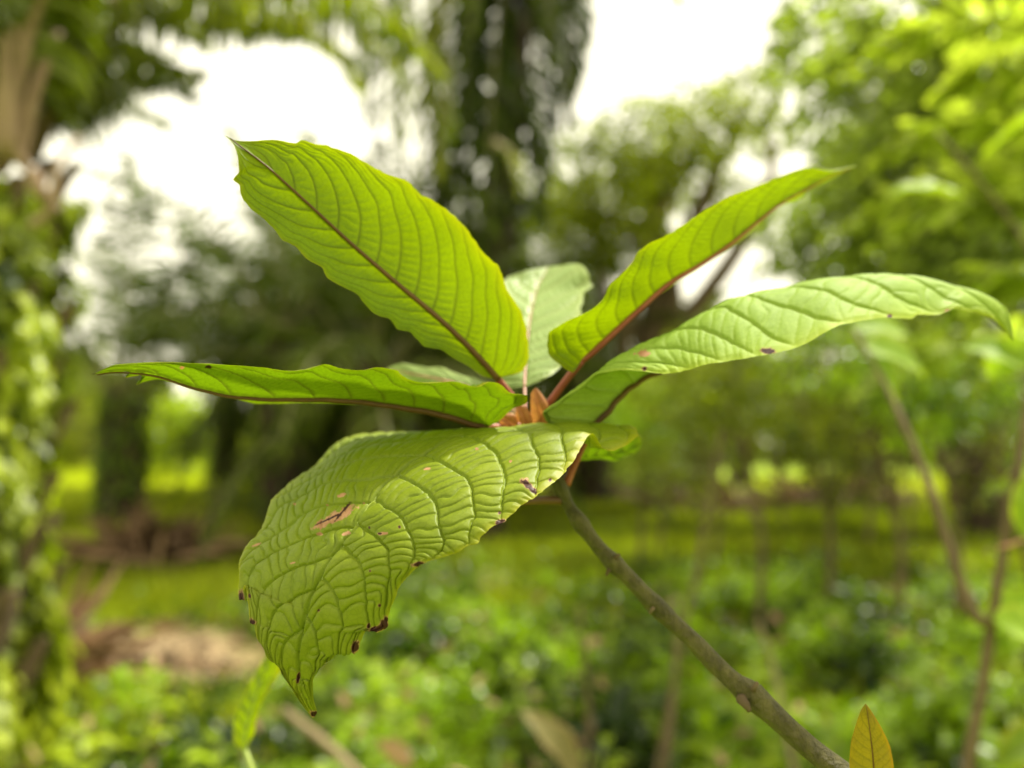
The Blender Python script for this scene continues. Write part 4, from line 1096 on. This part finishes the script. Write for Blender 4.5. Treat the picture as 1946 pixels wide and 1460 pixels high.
for pts in ([(2050, 300, 2.3), (1900, 230, 2.3), (1760, 250, 2.4), (1640, 330, 2.5)], [(2050, 420, 2.2), (1900, 380, 2.2), (1780, 400, 2.3), (1660, 470, 2.4)], [(2050, 100, 2.6), (1900, 40, 2.6), (1750, 60, 2.7), (1600, 140, 2.8)],
            [(2050, 560, 2.1), (1940, 520, 2.1), (1830, 560, 2.2), (1760, 640, 2.2)], [(2050, 200, 2.2), (1960, 120, 2.2), (1860, 130, 2.2), (1780, 190, 2.3)], [(2050, 680, 2.4), (1900, 640, 2.4), (1740, 680, 2.5), (1620, 760, 2.5)],
            [(2050, 350, 2.8), (1850, 320, 2.8), (1700, 380, 2.9), (1560, 460, 3.0)]):
    o = world_frond(sc2, pts, .15, rs, n=46, width=.035, hang=.35, mat='crown_soft', r0=.006, start=.05, tone=.6, sweep=.5)

# drooping leaf below the quilted leaf on the left
dl = empty('drooping_shoot', tuple(np.array([*P(478, 1460, .47)[:2], 0])))
tag(dl, 'blurred folded leaf with a yellow margin hanging below the quilted leaf', 'shoot')
Dm = [(466, 1425, .47), (470, 1390, .465), (482, 1340, .46), (500, 1290, .455), (520, 1240, .45), (540, 1200, .45)]
Dl = [(0, 466, 1425, .47), (.1, 446, 1413, .475), (.25, 444, 1377, .48), (.5, 462, 1323, .48), (.75, 494, 1262, .47), (1, 540, 1200, .45)]
Dr = [(0, 466, 1425, .47), (.12, 484, 1392, .455), (.22, 486, 1370, .45), (.35, 497, 1334, .445), (.5, 512, 1310, .44), (.62, 532, 1276, .44), (1, 540, 1200, .45)]
big_leaf('leaf', dl, {-1: Dl, 0: Dm, 1: Dr}, M['under'], 90, 51, nveins=9, amp=.0005, side=1, seed=35, mid_r=.0011, mid_mat=M['midrib_green'], edge_w=3, mid_side=1)
pb = P(466, 1425, .47)
link('stem', tube(cr([np.array([pb[0] + .08, pb[1] + .02, 0]), np.array([pb[0] + .06, pb[1], .6]), P(500, 1520, .47), P(478, 1460, .47), pb], 50), np.linspace(.004, .0013, 50), M['midrib_green'], 'stem', 10, .1, 5), dl)

# pale dead leaf and dry sticks at the bottom
dd = empty('dead_leaf', (0, 0, 0))
tag(dd, 'pale brown curled dead leaf caught low in the weeds at the bottom middle', 'leaf')
simple_leaf(dd, P(1100, 1480, 2.0), P(990, 1350, 2.0), .085, (.5, -.6, .5), M['dead'], .2, name='blade')
dd.location = (0, 0, 0)
for k, (a_, b_, r_, lab) in enumerate((
        ((540, 1350, 2.2), (760, 1560, 1.9), .018, 'pale dry stick slanting through the weeds below the leaf tip'),
        ((1440, 1180, 2.4), (1500, 1420, 2.3), .011, 'greyish dry stick leaning in the weeds behind the olive stem'),
        ((1290, 1130, 2.6), (1255, 1560, 2.4), .010, 'brown upright dry stalk behind the lower stem'),
        ((1370, 820, 3.0), (1290, 1250, 2.8), .009, 'thin tan stalk rising from the weeds right of the sapling'),
        ((1100, 1150, 2.5), (1120, 1500, 2.4), .008, 'thin reddish dry stalk in the weeds left of the olive stem'))):
    p0, p1 = P(*a_), P(*b_)
    dv = (p1 - p0); p2 = p1 + dv * max(0.0, (p1[2] - .0) / max(1e-3, -dv[2])) if dv[2] < -1e-3 else p1
    st = tube(cr([p0, (p0 + p1) / 2 + np.array([.01, 0, .01]), p1, p2], 24), np.linspace(r_ * .6, r_, 24), M['stick'] if k in (0, 1) else M['twig'], 'dry_stick', 9, .15, k)
    tag(link('dry_stick', st), lab, 'stick')

# ------------------------------------------------------------------ heaps of dead fronds
def heap(px, dist, w, dpt, h, label, seed, n=220):
    rs = np.random.RandomState(seed)
    c = gpt(px, dist)
    t = empty('frond_heap', tuple(c)); tag(t, label, 'heap', 'heaps of dead fronds')
    x = rs.normal(0, .42, n) * w; y = rs.normal(0, .42, n) * dpt
    zz = h * np.exp(-(x / w)**2 * 1.6 - (y / dpt)**2 * 1.6)
    cen = np.stack([x, y, rs.rand(n) * zz], 1)
    fw = rnd_dirs(rs, n) * np.array([1, 1, .35])
    V, F, a = leaf_cards(cen, rnd_dirs(rs, n, .8), fw, rs.uniform(.35, .9, n), .09, np.clip(rs.normal(.4, .3, n), 0, 1))
    tag(link('dry_leaflets', mesh('dry_leaflets', V, F, M['dry'], a, world=False, smooth=False), t), kind='stuff')
    # mound
    k = 26
    th = np.linspace(0, 2 * math.pi, k, endpoint=False); rr = np.linspace(0, 1, 9)
    R, T = np.meshgrid(rr, th, indexing='ij')
    X = R * np.cos(T) * w; Y = R * np.sin(T) * dpt; Z = h * .7 * (1 - R**2) * (1 + .35 * NG(X * 2 + seed, Y * 2)) - .03 - .1 * R**4
    ii = np.arange(8)[:, None] * k; jj = np.arange(k)[None]; kk = (jj + 1) % k
    link('mound', mesh('mound', np.stack([X, Y, Z], -1).reshape(-1, 3), np.stack([ii + jj, ii + k + jj, ii + k + kk, ii + kk], -1).reshape(-1, 4), M['boot'], world=False), t)
    for q in range(9):
        a0 = rs.uniform(0, math.pi); L = rs.uniform(.5, 1.0) * w
        c0 = np.array([rs.uniform(-.4, .4) * w, rs.uniform(-.3, .3) * dpt, h * .75])
        d = np.array([math.cos(a0), math.sin(a0) * .5, 0]) * L
        link('stalk', tube([c0 - d * .7 - [0, 0, h * .5], c0, c0 + d * .7 - [0, 0, h * .5]], [.035, .03, .02], M['rachis_brown'], 'stalk', 7, world=False), t)
    return t


heap(300, 10.2, 1.0, .9, .32, 'brown heap of dead fronds at the foot of the dark left palm', 201, 420)
heap(1570, 14.8, 1.7, .8, .55, 'long low brown heap of dead fronds beyond the weeds at the right', 202, 420)
heap(1150, 17, 1.3, 1.0, .60, 'small brown heap of dead fronds right of the quilted leaf', 203, 300)
heap(1345, 14, 1.0, .6, .22, 'flat brown heap of dead fronds behind the sapling stem', 204, 200)
heap(40, 4.9, .7, .35, .10, 'litter of brown dry leaflets near the vine-clad trunk', 205, 300)

# ------------------------------------------------------------------ ground cover
rs = np.random.RandomState(300)


def scatter(n, y0, y1, spread, keep):
    y = np.sqrt(rs.uniform(y0**2, y1**2, n)); x = rs.uniform(-1, 1, n) * spread * y
    m = keep(x, y)
    return x[m], y[m]


# weed leaves: clumped, low, thick in the near ground
x, y = scatter(90000, 1.7, 9.0, .68, lambda x, y: (rs.rand(len(x)) < np.clip(1.2 - (y - 3.8) / 4.0 - np.clip(-(x + .25 * y) * .45, 0, .8), .06, 1)) & (soil_at(x, y) < .35))
cl_ = NG(x * 1.5 + 8, y * 1.5 + 3) * .6 + NG(x * 4.2, y * 4.2) * .4
hgt = np.clip(.24 + .50 * cl_, .02, .8) * np.clip(1.25 - y / 11, .3, 1) * np.where(x < -.2 * y, .42, 1.1)
n = len(x)
c = np.stack([x, y, gh(x, y) + hgt * rs.rand(n)**.6], 1)
V, F, a = leaf_cards(c, rnd_dirs(rs, n, 1.1), rnd_dirs(rs, n) + np.array([0, -.2, -.1]), rs.uniform(.04, .10, n) * (1 + .9 * np.clip(NG(x * 3 + 20, y * 3), 0, 1)), .5, np.clip(.40 + .75 * NG(x * 2.6 + 70, y * 2.6) + .35 * NG(x * 8, y * 8) + rs.normal(0, .22, n), 0, 1))
tag(link('dead_leaves', mesh('dead_leaves', *leaf_cards(c[::45] + np.array([0, 0, .03]), rnd_dirs(rs, len(c[::45]), 1.0), rnd_dirs(rs, len(c[::45])), rs.uniform(.05, .13, len(c[::45])), .5, rs.uniform(.3, 1, len(c[::45])))[:2], M['dry'], dict(tone=np.repeat(rs.uniform(.4, 1, len(c[::45])), 8)), smooth=False)), 'pale dry leaves caught in the weeds', kind='stuff')
tag(link('weed_cover', mesh('weed_cover', V, F, M['weed'], a, smooth=False)), 'dense low green weeds covering the near ground', kind='stuff')
# grass
x, y = scatter(150000, 2.2, 22, .72, lambda x, y: (soil_at(x, y) < .5))
n = len(x)
V, F, a = leaf_cards(np.stack([x, y, gh(x, y)], 1), rnd_dirs(rs, n) * np.array([1, 1, .2]), rnd_dirs(rs, n) * .6 + np.array([0, 0, 1.0]), rs.uniform(.05, .13, n) * (1 + y / 12), .10, np.clip(.45 + .4 * NG(x * .7, y * .7) + rs.normal(0, .2, n), 0, 1))
tag(link('grass', mesh('grass', V, F, M['grass'], a, smooth=False)), 'short green grass between the palms', kind='stuff')
# tall yellow-green field grass in the clearing
y = np.sqrt(rs.uniform(17.5**2, 60**2, 90000)); x = rs.uniform(-.72, .72, 90000) * y
m = field_at(x, y) > .45
x, y = x[m], y[m]; n = len(x)
V, F, a = leaf_cards(np.stack([x, y, gh(x, y)], 1), rnd_dirs(rs, n) * np.array([1, 1, .2]), rnd_dirs(rs, n) * .5 + np.array([0, 0, 1.0]), rs.uniform(.12, .35, n), .16, np.clip(rs.normal(.5, .25, n), 0, 1))
tag(link('field_grass', mesh('field_grass', V, F, M['field'], a, smooth=False)), 'bright yellow-green grass of the open field beyond the palms', kind='stuff')
# litter on the soil
x, y = scatter(60000, 3.5, 24, .72, lambda x, y: soil_at(x, y) > .3)
n = len(x)
V, F, a = leaf_cards(np.stack([x, y, gh(x, y) + .01 + .03 * rs.rand(n)], 1), rnd_dirs(rs, n, 2.0), rnd_dirs(rs, n) * np.array([1, 1, .1]), rs.uniform(.06, .22, n), .2, rs.rand(n))
tag(link('leaf_litter', mesh('leaf_litter', V, F, M['dry'], a, smooth=False)), 'dry brown leaf litter on the bare soil', kind='stuff')
# far wood closing the view
th = rs.uniform(-1.2, 1.2, 26000); R = rs.uniform(64, 82, 26000)
x = np.sin(th) * R; y = np.cos(th) * R
top = 4.5 + 3.2 * NG(th * 9 + 5, th * 0 + 2) + 1.5 * NG(th * 30, th * 0 + 9) + np.where(th > .1, 4.0, 0) + (R - 64) * .12
z = top * rs.rand(len(x))**.8
n = len(x)
V, F, a = leaf_cards(np.stack([x, y, z], 1), rnd_dirs(rs, n, .6) + np.array([0, -.5, 0]), rnd_dirs(rs, n), rs.uniform(.7, 1.6, n), .7, np.clip(.5 + .3 * NG(x * .3, z * .5) + rs.normal(0, .2, n), 0, 1))
tag(link('far_wood', mesh('far_wood', V, F, M['far'], a, smooth=False)), 'green wood closing the view beyond the field', kind='stuff')

# ---- single weeds one can pick out
def weed_mesh(seed, h, nl, ls):
    rs = np.random.RandomState(seed)
    k = np.arange(nl); th = k * 2.4 + rs.uniform(-.3, .3, nl); z = h * (.15 + .85 * (k + .5) / nl)
    o = np.stack([np.cos(th), np.sin(th), np.zeros(nl)], 1)
    c = o * .01; c[:, 2] = z
    V, F, a = leaf_cards(c, o * -.3 + np.array([0, 0, 1.0]), o + np.array([0, 0, .15]), ls * (1.15 - .5 * k / nl) * rs.uniform(.8, 1.2, nl), .55, rs.uniform(.3, 1, nl), bend=.2)
    return (mesh('foliage', V, F, M['weed_lime'], a, world=False, smooth=False),
            tube([[0, 0, -.03], [0, .005, h * .5], [.01, 0, h]], [.005, .004, .002], M['midrib_green'], 'stem', 6, world=False))


WM = [weed_mesh(401 + k, h, nl, ls) for k, (h, nl, ls) in enumerate(((.34, 14, .11), (.45, 18, .10), (.26, 10, .13)))]
WEEDS = [(620, 2.9, 0, 'upright weed growing just right of the pale slanting dry stick'), (780, 3.3, 1, 'tall lime-green weed below the spotted leaf edge'), (880, 2.6, 2, 'broad-leaved weed low at the bottom left of the dead leaf'),
         (1010, 3.8, 1, 'tall weed in the dark gap under the olive stem'), (1110, 2.8, 0, 'bright weed right of the pale dead leaf'), (1210, 3.4, 2, 'broad-leaved weed behind the lower half of the olive stem'),
         (1330, 2.5, 1, 'large lime-green weed directly under the olive stem at the bottom'), (1430, 4.2, 0, 'small weed between the olive stem and the greyish dry stick'), (1530, 3.0, 1, 'tall weed left of the bronze young leaf'),
         (1600, 4.8, 2, 'distant broad-leaved weed above the bronze young leaf'), (1730, 2.7, 0, 'lime-green weed between the bronze leaf and the forked sapling'), (1780, 3.8, 1, 'tall weed left of the fork of the brown sapling'),
         (1900, 2.6, 2, 'broad-leaved weed in the bottom right corner'), (1930, 3.6, 1, 'tall weed at the right border behind the forked sapling'), (160, 3.2, 2, 'broad-leaved weed at the foot of the vine-clad trunk'),
         (280, 3.4, 0, 'small weed standing at the near edge of the brown soil patch'), (400, 3.1, 2, 'broad-leaved weed left of the drooping blurred leaf'), (700, 5.2, 0, 'far small weed left below the tip of the quilted leaf')]
for k, (px, d, v, lab) in enumerate(WEEDS):
    g = gpt(px, d)
    f, st_ = WM[v]
    t = empty('weed', tuple(g)); tag(t, lab, 'weed', 'weeds standing in the ground cover')
    sc = rs.uniform(.9, 1.4); t.scale = (sc, sc, sc); t.rotation_euler = (rs.uniform(-.2, .2), rs.uniform(-.2, .2), rs.uniform(0, 6.28))
    link('foliage', f, t); link('stem', st_, t)
